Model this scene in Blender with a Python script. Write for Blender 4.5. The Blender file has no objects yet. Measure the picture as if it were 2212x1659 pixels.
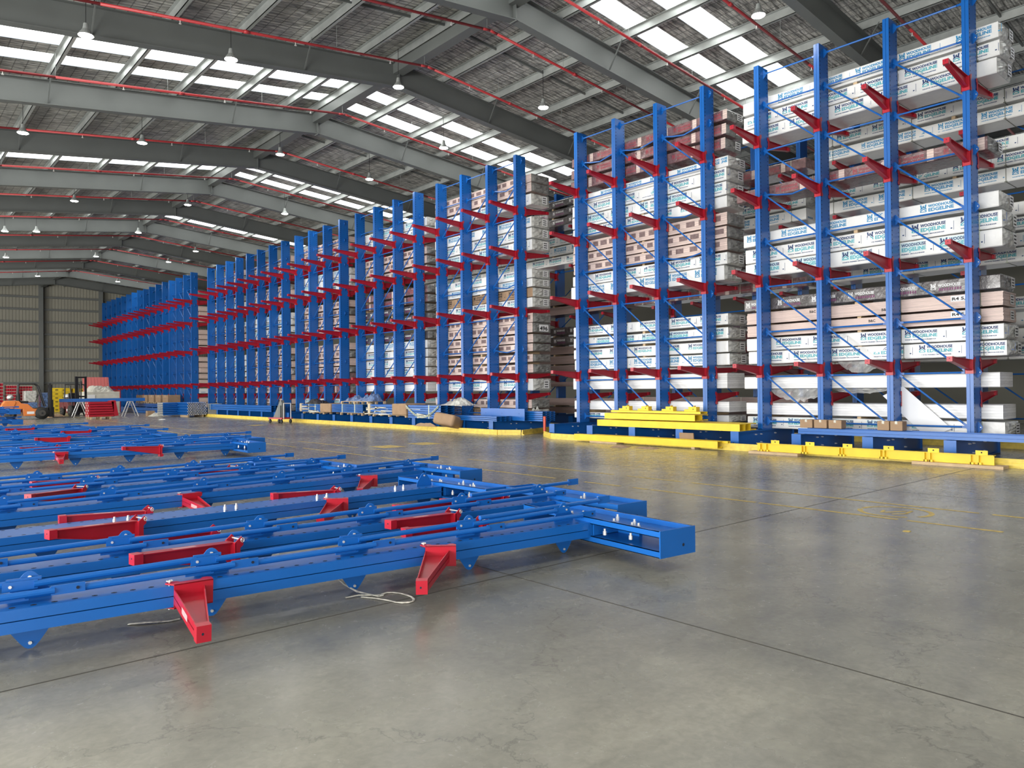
import bpy, math, random
from mathutils import Matrix, Vector, Euler
random.seed(7)
PI = math.pi
S = bpy.context.scene
COL = S.collection
R = math.radians

# ------------------------------------------------------------------ camera, world, light, exposure
F_PX, YAW, PITCH, ROLL, CAM_H = 1600.0, R(41.27), R(0.36), R(-0.56), 1.55
cam_d = bpy.data.cameras.new('camera'); cam = bpy.data.objects.new('camera', cam_d); COL.objects.link(cam)
cam_d.sensor_width = 36.0; cam_d.lens = F_PX / 2212.0 * 36.0; cam_d.clip_end = 400
fw = Vector((math.sin(YAW) * math.cos(PITCH), math.cos(YAW) * math.cos(PITCH), math.sin(PITCH)))
r0 = Vector((math.cos(YAW), -math.sin(YAW), 0)); u0 = r0.cross(fw)
rt = r0 * math.cos(ROLL) + u0 * math.sin(ROLL); up = -r0 * math.sin(ROLL) + u0 * math.cos(ROLL)
M = Matrix((rt, up, -fw)).transposed().to_4x4(); M.translation = Vector((0, 0, CAM_H))
cam.matrix_world = M; S.camera = cam

w = bpy.data.worlds.new('world'); S.world = w; w.use_nodes = True
w.node_tree.nodes['Background'].inputs[0].default_value = (0.75, 0.83, 0.9, 1)
w.node_tree.nodes['Background'].inputs[1].default_value = 1.0
S.view_settings.view_transform = 'Standard'; S.view_settings.look = 'None'
S.view_settings.gamma = 1.0; S.view_settings.exposure = 0.16; S.view_settings.use_curve_mapping = False
S.cycles.use_denoising = True; S.cycles.max_bounces = 6; S.cycles.diffuse_bounces = 3; S.cycles.glossy_bounces = 3
S.cycles.transparent_max_bounces = 8; S.cycles.sample_clamp_indirect = 6.0; S.cycles.caustics_reflective = False
S.cycles.use_adaptive_sampling = True; S.cycles.adaptive_threshold = 0.02

def area(name, loc, rot, sx, sy, power, color=(1, 1, 1)):
    l = bpy.data.lights.new(name, 'AREA'); l.shape = 'RECTANGLE'; l.size = sx; l.size_y = sy; l.energy = power; l.color = color
    o = bpy.data.objects.new(name, l); COL.objects.link(o); o.location = loc; o.rotation_euler = rot; return o
# area lights as daylight from unseen doors assumed behind and left of the camera
area('door_daylight', (-3.0, -13.7, 3.0), (R(90), 0, R(-8)), 18, 5.6, 2400, (1.0, 0.99, 0.96))
area('side_daylight_fill', (-13.7, 8.0, 3.0), (R(90), 0, R(-90)), 26, 5.6, 7600, (1.0, 0.99, 0.96))  # added main fill from the left; the wall has no opening
area('side_daylight_fill', (-13.7, 48.0, 3.0), (R(90), 0, R(-90)), 40, 6.5, 8500, (1.0, 0.98, 0.93))  # added fill to brighten the far end, no doorway built here
area('right_side_fill', (33.6, 20.0, 6.0), (R(90), 0, R(90)), 40, 8.0, 350, (0.95, 0.98, 1.0))  # added weak fill on the second row, no real source in this wall
SKY_E = 4.6

# ------------------------------------------------------------------ materials
MATS = {}
def nodes(name):
    m = bpy.data.materials.new(name); m.use_nodes = True; MATS[name] = m
    nt = m.node_tree; b = nt.nodes['Principled BSDF']; return m, nt, b
def simple(name, col, rough=0.5, metal=0.0, spec=0.5, noise=0.0, nscale=6.0, bump=0.0, bscale=30.0, coat=0.0, emit=None, es=0):
    m, nt, b = nodes(name)
    b.inputs['Base Color'].default_value = (*col, 1); b.inputs['Roughness'].default_value = rough
    b.inputs['Metallic'].default_value = metal; b.inputs['Specular IOR Level'].default_value = spec
    if coat: b.inputs['Coat Weight'].default_value = coat; b.inputs['Coat Roughness'].default_value = 0.15
    tc = nt.nodes.new('ShaderNodeTexCoord')
    if noise:
        n = nt.nodes.new('ShaderNodeTexNoise'); n.inputs['Scale'].default_value = nscale; n.inputs['Detail'].default_value = 5
        nt.links.new(tc.outputs['Object'], n.inputs['Vector'])
        cr = nt.nodes.new('ShaderNodeMapRange'); cr.inputs[1].default_value = .3; cr.inputs[2].default_value = .7
        cr.inputs[3].default_value = 1 - noise; cr.inputs[4].default_value = 1 + noise
        nt.links.new(n.outputs['Fac'], cr.inputs[0])
        mx = nt.nodes.new('ShaderNodeVectorMath'); mx.operation = 'SCALE'; mx.inputs[0].default_value = col
        nt.links.new(cr.outputs[0], mx.inputs['Scale']); nt.links.new(mx.outputs[0], b.inputs['Base Color'])
    if bump:
        n = nt.nodes.new('ShaderNodeTexNoise'); n.inputs['Scale'].default_value = bscale; n.inputs['Detail'].default_value = 6
        n.inputs['Distortion'].default_value = 1.0
        nt.links.new(tc.outputs['Object'], n.inputs['Vector'])
        bp = nt.nodes.new('ShaderNodeBump'); bp.inputs['Strength'].default_value = bump; bp.inputs['Distance'].default_value = .02
        nt.links.new(n.outputs['Fac'], bp.inputs['Height']); nt.links.new(bp.outputs[0], b.inputs['Normal'])
    if emit:
        b.inputs['Emission Color'].default_value = (*emit, 1); b.inputs['Emission Strength'].default_value = es
    return m
def boards(name, col, line, rough=.5, period=.035, coat=0.0, bump=.35):
    """stack of boards: horizontal joints every `period` metres, slight tone per board, stretched grain"""
    m, nt, b = nodes(name); L = nt.links
    tc = nt.nodes.new('ShaderNodeTexCoord'); sep = nt.nodes.new('ShaderNodeSeparateXYZ'); L.new(tc.outputs['Object'], sep.inputs[0])
    dv = nt.nodes.new('ShaderNodeMath'); dv.operation = 'DIVIDE'; dv.inputs[1].default_value = period; L.new(sep.outputs['Z'], dv.inputs[0])
    fr = nt.nodes.new('ShaderNodeMath'); fr.operation = 'FRACT'; L.new(dv.outputs[0], fr.inputs[0])
    lt = nt.nodes.new('ShaderNodeMath'); lt.operation = 'LESS_THAN'; lt.inputs[1].default_value = .12; L.new(fr.outputs[0], lt.inputs[0])
    flo = nt.nodes.new('ShaderNodeMath'); flo.operation = 'FLOOR'; L.new(dv.outputs[0], flo.inputs[0])
    wn = nt.nodes.new('ShaderNodeTexWhiteNoise'); wn.noise_dimensions = '1D'; L.new(flo.outputs[0], wn.inputs['W'])
    mp = nt.nodes.new('ShaderNodeMapping'); mp.inputs['Scale'].default_value = (6, 1.2, 40); L.new(tc.outputs['Object'], mp.inputs[0])
    no = nt.nodes.new('ShaderNodeTexNoise'); no.inputs['Scale'].default_value = 1.5; no.inputs['Detail'].default_value = 4; L.new(mp.outputs[0], no.inputs['Vector'])
    ad = nt.nodes.new('ShaderNodeMath'); ad.operation = 'MULTIPLY_ADD'; ad.inputs[1].default_value = .16; L.new(wn.outputs['Value'], ad.inputs[0])
    mr = nt.nodes.new('ShaderNodeMapRange'); mr.inputs[1].default_value = .3; mr.inputs[2].default_value = .7; mr.inputs[3].default_value = .80; mr.inputs[4].default_value = 1.0
    L.new(no.outputs['Fac'], mr.inputs[0]); L.new(mr.outputs[0], ad.inputs[2])
    sc = nt.nodes.new('ShaderNodeVectorMath'); sc.operation = 'SCALE'; sc.inputs[0].default_value = col; L.new(ad.outputs[0], sc.inputs['Scale'])
    mx = nt.nodes.new('ShaderNodeMix'); mx.data_type = 'RGBA'; L.new(lt.outputs[0], mx.inputs[0]); L.new(sc.outputs[0], mx.inputs[6]); mx.inputs[7].default_value = (*line, 1)
    L.new(mx.outputs[2], b.inputs['Base Color']); b.inputs['Roughness'].default_value = rough; b.inputs['Coat Weight'].default_value = coat; b.inputs['Coat Roughness'].default_value = .2
    n2 = nt.nodes.new('ShaderNodeTexNoise'); n2.inputs['Scale'].default_value = 5; n2.inputs['Detail'].default_value = 6; n2.inputs['Distortion'].default_value = 1.5; L.new(tc.outputs['Object'], n2.inputs['Vector'])
    bp = nt.nodes.new('ShaderNodeBump'); bp.inputs['Strength'].default_value = bump; bp.inputs['Distance'].default_value = .03; L.new(n2.outputs['Fac'], bp.inputs['Height']); L.new(bp.outputs[0], b.inputs['Normal'])
    return m
BLUE = simple('blue_paint', (0.007, 0.115, 0.43), .30, spec=.5, noise=.05, nscale=2)
RED = simple('red_paint', (0.42, 0.011, 0.028), .35, noise=.06, nscale=4)
YEL = simple('yellow_paint', (0.86, 0.60, 0.025), .45, noise=.08, nscale=3)
YELW = simple('worn_yellow_paint', (0.80, 0.60, 0.10), .5, noise=.16, nscale=9)
DARK = simple('dark_hole', (0.006, 0.012, 0.03), .8)
BLACK = simple('black_plastic', (0.012, 0.012, 0.014), .45)
ZINC = simple('zinc_steel', (0.85, 0.84, 0.80), .3, metal=.55)
GREYP = simple('grey_steel_paint', (0.125, 0.135, 0.13), .5, noise=.06, nscale=1)
GALV = simple('galvanised_steel', (0.36, 0.38, 0.37), .42, metal=.35, noise=.12, nscale=3)
WHITE = simple('white_wrap', (0.80, 0.80, 0.78), .32, noise=.04, nscale=2.5, bump=.45, bscale=5, coat=.35)
PLAIN = boards('white_primed_boards', (0.86, 0.86, 0.85), (.62, .62, .62), .4, .06, .2, .2)
FILM = simple('clear_film', (0.50, 0.50, 0.47), .18, noise=.35, nscale=9, bump=1.0, bscale=9, coat=.6)
FILMD = simple('grey_film', (0.20, 0.20, 0.19), .2, noise=.45, nscale=7, bump=1.0, bscale=8, coat=.6)
PINK = boards('pink_primed_boards', (0.70, 0.55, 0.49), (.42, .31, .27), .42, .058, .3, .4)
BARE = boards('pink_bare_boards', (0.72, 0.56, 0.50), (.40, .29, .25), .5, .022, .1, .25)
DWRAP = simple('charcoal_wrap', (0.085, 0.075, 0.075), .2, noise=.5, nscale=6, bump=1.0, bscale=8, coat=.7)
RWRAP = simple('maroon_brown_wrap', (0.20, 0.115, 0.115), .22, noise=.45, nscale=7, bump=1.0, bscale=9, coat=.6)
BROWNB = boards('brown_boards', (0.33, 0.24, 0.22), (.14, .10, .09), .5, .05, .1, .3)
KRAFT = simple('kraft_cardboard', (0.36, 0.235, 0.14), .75, noise=.1, nscale=4, bump=.2, bscale=6)
TIMBER = simple('raw_timber', (0.55, 0.40, 0.24), .7, noise=.14, nscale=5)
NAVYI = simple('navy_ink', (0.012, 0.05, 0.16), .5); TEALI = simple('teal_ink', (0.05, 0.40, 0.46), .5)
BLUEI = simple('bright_blue_ink', (0.02, 0.25, 0.48), .5); CYANP = simple('pale_teal_patch', (0.60, 0.74, 0.75), .5)
BLKI = simple('black_ink', (0.02, 0.02, 0.02), .6); PATCH = simple('grey_brown_ink', (0.20, 0.135, 0.13), .55, noise=.3, nscale=14)
PURI = simple('purple_ink', (0.17, 0.035, 0.12), .5); REDI = simple('dark_red_ink', (0.33, 0.05, 0.07), .5); WHI = simple('white_ink', (0.80, 0.80, 0.80), .5)
STRAP = simple('green_grey_strap', (0.16, 0.17, 0.13), .45); STRAPW = simple('pale_strap', (0.55, 0.60, 0.48), .5)
ORANGE = simple('orange_paint', (0.72, 0.21, 0.045), .4, noise=.05); RUBBER = simple('black_rubber', (0.018, 0.018, 0.018), .75)
LAMP = simple('lamp_lens', (1, 1, 1), .4, emit=(1.0, .97, .9), es=28)
PIPE = simple('red_pipe_paint', (0.42, 0.035, 0.04), .4)
SKY = simple('skylight_sheet', (.9, .95, .92), .5, emit=(.97, 1.0, .97), es=SKY_E)
WALLM = simple('khaki_wall_sheet', (0.29, 0.28, 0.23), .55, noise=.05, nscale=.6)
CREAM = simple('cream_skip_paint', (0.62, 0.60, 0.52), .6, noise=.15, nscale=3)
REDL = simple('faded_red_lid', (0.62, 0.16, 0.15), .5)
SILV = simple('aluminium', (0.72, 0.72, 0.72), .35, metal=.8)
FLOORY = simple('floor_yellow_paint', (0.58, 0.42, 0.10), .45, noise=.3, nscale=14)
BAGP = simple('white_plastic_strap', (0.62, 0.60, 0.52), .35, noise=.25, nscale=30, bump=.6, bscale=25, coat=.3)
PALE = simple('ghost_label', (0.62, 0.35, 0.36), .45)

def foil():
    m, nt, b = nodes('ceiling_foil'); L = nt.links
    tc = nt.nodes.new('ShaderNodeTexCoord')
    mp = nt.nodes.new('ShaderNodeMapping'); mp.inputs['Scale'].default_value = (2.4, 13.0, 1); L.new(tc.outputs['Object'], mp.inputs[0])
    n = nt.nodes.new('ShaderNodeTexNoise'); n.inputs['Scale'].default_value = 1.0; n.inputs['Detail'].default_value = 5; n.inputs['Distortion'].default_value = .5; L.new(mp.outputs[0], n.inputs['Vector'])
    br = nt.nodes.new('ShaderNodeTexBrick'); br.offset = 0; br.inputs['Scale'].default_value = 1; br.inputs['Brick Width'].default_value = .3; br.inputs['Row Height'].default_value = .15
    br.inputs['Mortar Size'].default_value = .016; br.inputs['Color1'].default_value = (1, 1, 1, 1); br.inputs['Color2'].default_value = (1, 1, 1, 1); br.inputs['Mortar'].default_value = (0, 0, 0, 1)
    L.new(tc.outputs['Object'], br.inputs['Vector'])
    cr = nt.nodes.new('ShaderNodeValToRGB'); L.new(n.outputs['Fac'], cr.inputs[0])
    cr.color_ramp.elements[0].position = .34; cr.color_ramp.elements[0].color = (.20, .20, .19, 1); cr.color_ramp.elements[1].position = .68; cr.color_ramp.elements[1].color = (.85, .84, .79, 1)
    mx = nt.nodes.new('ShaderNodeMix'); mx.data_type = 'RGBA'; mx.blend_type = 'MULTIPLY'; mx.inputs[0].default_value = .55
    L.new(cr.outputs[0], mx.inputs[6]); L.new(br.outputs['Color'], mx.inputs[7]); L.new(mx.outputs[2], b.inputs['Base Color'])
    b.inputs['Metallic'].default_value = .28; b.inputs['Roughness'].default_value = .40
    bp = nt.nodes.new('ShaderNodeBump'); bp.inputs['Strength'].default_value = 1.0; bp.inputs['Distance'].default_value = .12
    L.new(n.outputs['Fac'], bp.inputs['Height'])
    b2 = nt.nodes.new('ShaderNodeBump'); b2.inputs['Strength'].default_value = .5; b2.inputs['Distance'].default_value = .03; L.new(br.outputs['Fac'], b2.inputs['Height']); L.new(bp.outputs[0], b2.inputs['Normal'])
    L.new(b2.outputs[0], b.inputs['Normal']); return m
FOIL = foil()

def concrete():
    m, nt, b = nodes('polished_concrete'); L = nt.links
    geo = nt.nodes.new('ShaderNodeNewGeometry')
    def noise(scale, det, dist=0.0, stretch=None):
        n = nt.nodes.new('ShaderNodeTexNoise'); n.inputs['Scale'].default_value = scale; n.inputs['Detail'].default_value = det; n.inputs['Distortion'].default_value = dist; n.inputs['Roughness'].default_value = .6
        if stretch:
            mp = nt.nodes.new('ShaderNodeMapping'); mp.inputs['Scale'].default_value = stretch; mp.inputs['Rotation'].default_value = (0, 0, .35); L.new(geo.outputs['Position'], mp.inputs[0]); L.new(mp.outputs[0], n.inputs['Vector'])
        else: L.new(geo.outputs['Position'], n.inputs['Vector'])
        return n
    a = noise(.35, 7, .2); c = noise(4.0, 9, .4); d = noise(1.2, 6, .6, (1.2, 5, 1)); e = noise(22, 8, .6)
    def mr(n, a0, a1, o0, o1):
        k = nt.nodes.new('ShaderNodeMapRange'); k.inputs[1].default_value = a0; k.inputs[2].default_value = a1; k.inputs[3].default_value = o0; k.inputs[4].default_value = o1; L.new(n.outputs[0], k.inputs[0]); return k
    def mul(x, y):
        k = nt.nodes.new('ShaderNodeMath'); k.operation = 'MULTIPLY'; L.new(x.outputs[0], k.inputs[0]); L.new(y.outputs[0], k.inputs[1]); return k
    v = mul(mul(mr(a, .3, .7, .84, 1.12), mr(c, .3, .7, .93, 1.06)), mul(mr(d, .3, .7, .93, 1.06), mr(e, .3, .7, .88, 1.10)))
    # dark wet-looking stains with shapes of their own
    s = noise(1.7, 3, .3); st = mr(s, .60, .78, 1.0, .84); v = mul(v, st)
    # fine crazing cracks
    vo = nt.nodes.new('ShaderNodeTexVoronoi'); vo.feature = 'DISTANCE_TO_EDGE'; vo.inputs['Scale'].default_value = .45; vo.inputs['Randomness'].default_value = 1
    wa = nt.nodes.new('ShaderNodeVectorMath'); wa.operation = 'MULTIPLY_ADD'; L.new(c.outputs['Color'], wa.inputs[0]); wa.inputs[1].default_value = (.9, .9, .9); L.new(geo.outputs['Position'], wa.inputs[2]); L.new(wa.outputs[0], vo.inputs['Vector'])
    crk = mr(vo, .0, .008, .70, 1.0); v = mul(v, crk)
    ramp = nt.nodes.new('ShaderNodeMix'); ramp.data_type = 'RGBA'; k = mr(a, .35, .65, 0, 1); L.new(k.outputs[0], ramp.inputs[0]); ramp.inputs[6].default_value = (.212, .206, .176, 1); ramp.inputs[7].default_value = (.300, .284, .232, 1)
    sc = nt.nodes.new('ShaderNodeVectorMath'); sc.operation = 'SCALE'; L.new(ramp.outputs[2], sc.inputs[0]); L.new(v.outputs[0], sc.inputs['Scale']); L.new(sc.outputs[0], b.inputs['Base Color'])
    ro = mr(c, .3, .75, .20, .32); L.new(ro.outputs[0], b.inputs['Roughness']); b.inputs['Specular IOR Level'].default_value = .34
    bp = nt.nodes.new('ShaderNodeBump'); bp.inputs['Strength'].default_value = .02; bp.inputs['Distance'].default_value = .003; L.new(c.outputs['Fac'], bp.inputs['Height']); L.new(bp.outputs[0], b.inputs['Normal'])
    return m
CONC = concrete()

# ------------------------------------------------------------------ mesh builder
class MB:
    def __init__(s): s.v = []; s.f = []; s.m = []; s.mats = []
    def mi(s, m):
        if m not in s.mats: s.mats.append(m)
        return s.mats.index(m)
    def add(s, vs, fs, m, T=None):
        o = len(s.v); k = s.mi(m)
        for p in vs:
            p = Vector(p); s.v.append(tuple(T @ p) if T else tuple(p))
        for f in fs: s.f.append(tuple(i + o for i in f)); s.m.append(k)
        return s
    def box(s, x0, x1, y0, y1, z0, z1, m, T=None):
        if x0 > x1: x0, x1 = x1, x0
        if y0 > y1: y0, y1 = y1, y0
        if z0 > z1: z0, z1 = z1, z0
        return s.add([(x0,y0,z0),(x1,y0,z0),(x1,y1,z0),(x0,y1,z0),(x0,y0,z1),(x1,y0,z1),(x1,y1,z1),(x0,y1,z1)],
                     [(0,3,2,1),(4,5,6,7),(0,1,5,4),(1,2,6,5),(2,3,7,6),(3,0,4,7)], m, T)
    def prism(s, poly, axis, a, b, m, T=None):
        """poly: 2D outline; axis: 'x','y','z' extrusion axis from a to b"""
        n = len(poly)
        def P(p, t):
            if axis == 'x': return (t, p[0], p[1])
            if axis == 'y': return (p[0], t, p[1])
            return (p[0], p[1], t)
        vs = [P(p, a) for p in poly] + [P(p, b) for p in poly]
        fs = [tuple(range(n)), tuple(range(2*n-1, n-1, -1))] + [(i, i+n, (i+1) % n + n, (i+1) % n) for i in range(n)]
        return s.add(vs, fs, m, T)
    def tube(s, p0, p1, r, m, n=8, r1=None, T=None):
        p0, p1 = Vector(p0), Vector(p1); d = (p1-p0).normalized(); r1 = r if r1 is None else r1
        a = d.orthogonal().normalized(); b = d.cross(a)
        vs = [p0 + (a*math.cos(2*PI*i/n) + b*math.sin(2*PI*i/n))*r for i in range(n)] + [p1 + (a*math.cos(2*PI*i/n) + b*math.sin(2*PI*i/n))*r1 for i in range(n)]
        return s.add(vs, [(i, (i+1) % n, (i+1) % n+n, i+n) for i in range(n)] + [tuple(range(n-1, -1, -1)), tuple(range(n, 2*n))], m, T)
    def path(s, pts, r, m, n=8):
        for a, b in zip(pts, pts[1:]): s.tube(a, b, r, m, n)
        return s
    def build(s, name, parent=None, smooth=False):
        me = bpy.data.meshes.new(name); me.from_pydata(s.v, [], s.f); me.polygons.foreach_set('material_index', s.m)
        for m in s.mats: me.materials.append(m)
        if smooth: me.polygons.foreach_set('use_smooth', [True]*len(s.f))
        me.update(); o = bpy.data.objects.new(name, me); COL.objects.link(o)
        if parent: o.parent = parent
        return o
def tag(o, label, cat, group=None, kind=None):
    o['label'] = label
    if cat: o['category'] = cat
    if group: o['group'] = group
    if kind: o['kind'] = kind
    return o
def empty(name, loc=(0,0,0), rz=0, label=None, cat=None, group=None):
    o = bpy.data.objects.new(name, None); COL.objects.link(o); o.location = loc; o.rotation_euler = (0,0,rz); o.empty_display_size = .2
    if label: tag(o, label, cat, group)
    return o
def struct(o): o['kind'] = 'structure'; return o
def link(name, me, parent, mat=None):
    o = bpy.data.objects.new(name, me); COL.objects.link(o); o.parent = parent
    if mat is not None: o.matrix_local = mat
    return o
def bevel(o, w=.004, seg=1):
    md = o.modifiers.new('bevel', 'BEVEL'); md.width = w; md.segments = seg; md.limit_method = 'ANGLE'; return o
T3 = Matrix.Translation
def Rz(a): return Matrix.Rotation(a, 4, 'Z')
def Ry(a): return Matrix.Rotation(a, 4, 'Y')
def Rx(a): return Matrix.Rotation(a, 4, 'X')

# ------------------------------------------------------------------ text and print blocks (flat ink 1 mm proud of the wrap)
TXT = {}
def text_geo(s, size, bold=0.0, sp=1.0):
    k = (s, size, bold, sp)
    if k in TXT: return TXT[k]
    c = bpy.data.curves.new('t', 'FONT'); c.body = s; c.size = size; c.offset = bold; c.space_character = sp; c.resolution_u = 2; c.fill_mode = 'FRONT'
    o = bpy.data.objects.new('t', c); COL.objects.link(o); bpy.context.view_layer.update()
    me = bpy.data.meshes.new_from_object(o.evaluated_get(bpy.context.evaluated_depsgraph_get()))
    r = ([(v.co.x, v.co.y) for v in me.vertices], [tuple(p.vertices) for p in me.polygons])
    bpy.data.objects.remove(o); bpy.data.curves.remove(c); bpy.data.meshes.remove(me); TXT[k] = r; return r
def put2d(mb, geo, m, P):
    vs, fs = geo; mb.add([P(u, v) for u, v in vs], fs, m)
def poly2d(mb, pts, m, P): mb.add([P(u, v) for u, v in pts], [tuple(range(len(pts)))], m)
def shift(geo, du, dv, su=1.0, sv=1.0): return ([(u*su+du, v*sv+dv) for u, v in geo[0]], geo[1])
def width(geo): return max(u for u, v in geo[0])
WH = None
def logo(mb, P, u, v, h, c1, c2):
    """two-tone woodhouse mark: dark W of two leaning bars over an inverted V, pale chevron house under it"""
    w = h*.8
    def q(*p): poly2d(mb, [(u+a*w, v+b*h) for a, b in p], c1, P)
    q((0,1),(0.22,1),(0.32,.62),(0.10,.50)); q((.78,1),(1,1),(.90,.50),(.68,.62)); q((.36,.78),(.50,.92),(.64,.78),(.50,.62))
    q((0,.46),(.5,.74),(.5,.58),(0,.28)); q((.5,.74),(1,.46),(1,.28),(.5,.58))
    def p(*p_): poly2d(mb, [(u+a*w, v+b*h) for a, b in p_], c2, P)
    p((0,0),(.16,0),(.16,.16),(.5,.36),(.5,.50),(0,.22)); p((1,0),(1,.22),(.5,.50),(.5,.36),(.84,.16),(.84,0)); p((.16,0),(.84,0),(.84,.09),(.16,.09))
def edgeline_print(mb, P, u, v, H, c1=None, c2=None, patch=False, detail=True):
    """u = left edge, v = pack bottom, H = pack height"""
    c1 = c1 or NAVYI; c2 = c2 or TEALI
    if patch: poly2d(mb, [(u-.02, v+H*.34), (u+.66, v+H*.34), (u+.66, v+H*.92), (u-.02, v+H*.92)], CYANP, lambda a, b: P(a, b, -.0005))
    logo(mb, P, u, v+H*.40, H*.50, c1, c2)
    x = u+H*.50
    t1 = text_geo('WOODHOUSE', H*.25, .004); t2 = text_geo('EDGELINE', H*.30, .004)
    W = .52; s1 = W/width(t1); s2 = W/width(t2)
    put2d(mb, shift(t1, x, v+H*.68, s1), c1, P); put2d(mb, shift(t2, x, v+H*.40, s2), c2, P)
    if detail:
        t3 = text_geo('WHITE PRIMED MOULDINGS', H*.085, .0015)
        put2d(mb, shift(t3, u, v+H*.20, (W+H*.42)/width(t3)), c1, P)
        poly2d(mb, [(u+.34, v+H*.31), (u+.40, v+H*.31), (u+.37, v+H*.37)], c2, P)
        poly2d(mb, [(u+.86, v+H*.25), (u+.868, v+H*.25), (u+.868, v+H*.78), (u+.86, v+H*.78)], c1, P)
        poly2d(mb, [(u+.80, v+H*.32), (u+.835, v+H*.32), (u+.835, v+H*.39), (u+.80, v+H*.39)], c1, P)
def word_print(mb, P, u, v, H, c1, c2):
    logo(mb, P, u, v+H*.32, H*.45, c1, c1); t1 = text_geo('WOODHOUSE', H*.30, .003); put2d(mb, shift(t1, u+H*.5, v+H*.50, .45/width(t1)), c1, P)
    
    for q in range(9): poly2d(mb, [(u+H*.5+.052*q+.01, v+H*.22), (u+H*.5+.052*q+.045, v+H*.20), (u+H*.5+.052*q+.05, v+H*.40), (u+H*.5+.052*q+.02, v+H*.42)], c2, P)

# ------------------------------------------------------------------ timber packs
PK = {}
def pack_meshes(kind, L, W, H, var):
    """origin at the bottom middle of the front (-x) face centre line; x 0..W, y -L/2..L/2, z 0..H. The -y end is the near end."""
    key = (kind, round(L, 2), round(W, 2), round(H, 2), var)
    if key in PK: return PK[key]
    rnd = random.Random(hash((kind, round(L, 1), round(H, 2), var)) & 0xffff if False else (len(PK)*7919+13))
    mb = MB(); y0, y1 = -L/2, L/2
    front = lambda u, v, e=0: (-.003-e, L/2-u, v)      # u runs from far end to near end (to the right seen from the aisle)
    end = lambda u, v, e=0: (u, y0-.003-e, v)
    body = {'white': WHITE, 'pink': PINK, 'dark': DWRAP, 'maroon': RWRAP, 'bare': BARE, 'plain': PLAIN, 'brown': KRAFT, 'brownboard': BROWNB, 'blank': WHITE}[kind]
    if kind in ('white', 'blank', 'plain', 'maroon', 'dark', 'brown'):
        # softly bulged wrap: profile with small chamfers, slight sag along its length
        c = .018; prof = [(c,0),(W-c,0),(W,c),(W,H-c),(W-c,H),(c,H),(0,H-c),(0,c)]; n = 24; vs = []
        for i in range(n+1):
            t = i/n; yy = y0+L*t; j = lambda a: a*rnd.uniform(-1, 1)
            for (a, b) in prof: vs.append((a+(j(.004) if kind != 'plain' else 0), yy, b+(j(.003) if kind != 'plain' else 0)))
        fs = []
        for i in range(n):
            for k in range(8): fs.append((i*8+k, (i+1)*8+k, (i+1)*8+(k+1) % 8, i*8+(k+1) % 8))
        fs += [tuple(range(8)), tuple(range(n*8+7, n*8-1, -1))]
        mb.add(vs, fs, body)
    elif kind == 'pink' or kind == 'bare' or kind == 'brownboard':
        # rows of boards with a few boards ending proud of the others
        rows = 6 if kind == 'pink' else 10; hh = H/rows
        for i in range(rows):
            e0 = rnd.choice([0, 0, .008, .02]); mb.box(rnd.uniform(0, .003), W-rnd.uniform(0, .004), y0-e0*0.5+.01, y1-rnd.uniform(0, .03), i*hh+.0006, (i+1)*hh, body)
    ny = L
    if kind == 'white':
        off = rnd.uniform(0, .9); inkset = [(NAVYI, TEALI), (BLUEI, BLUEI), (NAVYI, NAVYI)][0 if var % 4 in (0, 1) else (1 if var % 4 == 2 else 0)]
        u = off-.5
        while u < L-.15:
            if u > .03 and u+.66 < L-.01: edgeline_print(mb, front, u, 0, H, *inkset, patch=(var % 5 == 4), detail=(var < 6))
            u += 1.0 if rnd.random() < .8 else 1.18
        t = text_geo('EDGELINE', H*.2, .003); put2d(mb, shift(t, W*.12, H*.15, .3/width(t)), inkset[1], end)
    if kind == 'brown':
        u = .4
        while u < L-.7: edgeline_print(mb, front, u, 0, H, BLKI, BLKI); u += 1.05
    if kind == 'pink':
        u = rnd.uniform(.1, .4)
        while u < L-.35:
            a = rnd.uniform(.20, .30); poly2d(mb, [(u, H*.35), (u+a, H*.35), (u+a, H*.80), (u, H*.80)], PATCH, front); u += a+rnd.choice([.10, .14, .22])
    if kind == 'maroon':
        u = .15
        while u < L-.7:
            word_print(mb, front, u, 0, H, REDI, REDI); poly2d(mb, [(u+.66, 0.01), (u+.80, 0.01), (u+.80, H-.01), (u+.66, H-.01)], PINK, front); u += 1.0
    if kind == 'dark':
        u = .05
        while u < L-.6: word_print(mb, front, u, 0, H, WHI, PURI); u += .92
    if kind == 'bare':
        for k in range(3):
            t = text_geo('B&C', H*.30, .002); put2d(mb, shift(t, .5+k*1.45+rnd.uniform(-.2, .2), H*rnd.choice([.25, .6])), BLKI, front)
        t = text_geo('R4 5,4', H*.30, .003); poly2d(mb, [(L-1.0, H*.52), (L-.62, H*.52), (L-.62, H*.95), (L-1.0, H*.95)], WHI, lambda a, b: front(a, b, -.001)); put2d(mb, shift(t, L-.98, H*.62, .34/width(t)), BLKI, front)
    st = MB()
    if kind in ('white', 'pink', 'dark', 'maroon', 'bare', 'brown'):
        pass
    straps = []
    for fy in ([.06, .36, .66, .93] if kind != 'plain' else []):
        s = MB(); yy = y1-L*fy; sm = STRAPW if kind in ('dark',) or (var % 3 == 1) else STRAP; b = .008
        s.box(-.0065, -.0045, yy-b, yy+b, -.006, H+.006, sm); s.box(W+.0035, W+.0055, yy-b, yy+b, -.006, H+.006, sm)
        s.box(-.006, W+.005, yy-b, yy+b, H+.004, H+.006, sm); s.box(-.006, W+.005, yy-b, yy+b, -.006, -.004, sm)
        s.box(-.012, -.003, yy-.03, yy+.03, -.002, .016, sm); straps.append(s)
    lab = MB()
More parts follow.
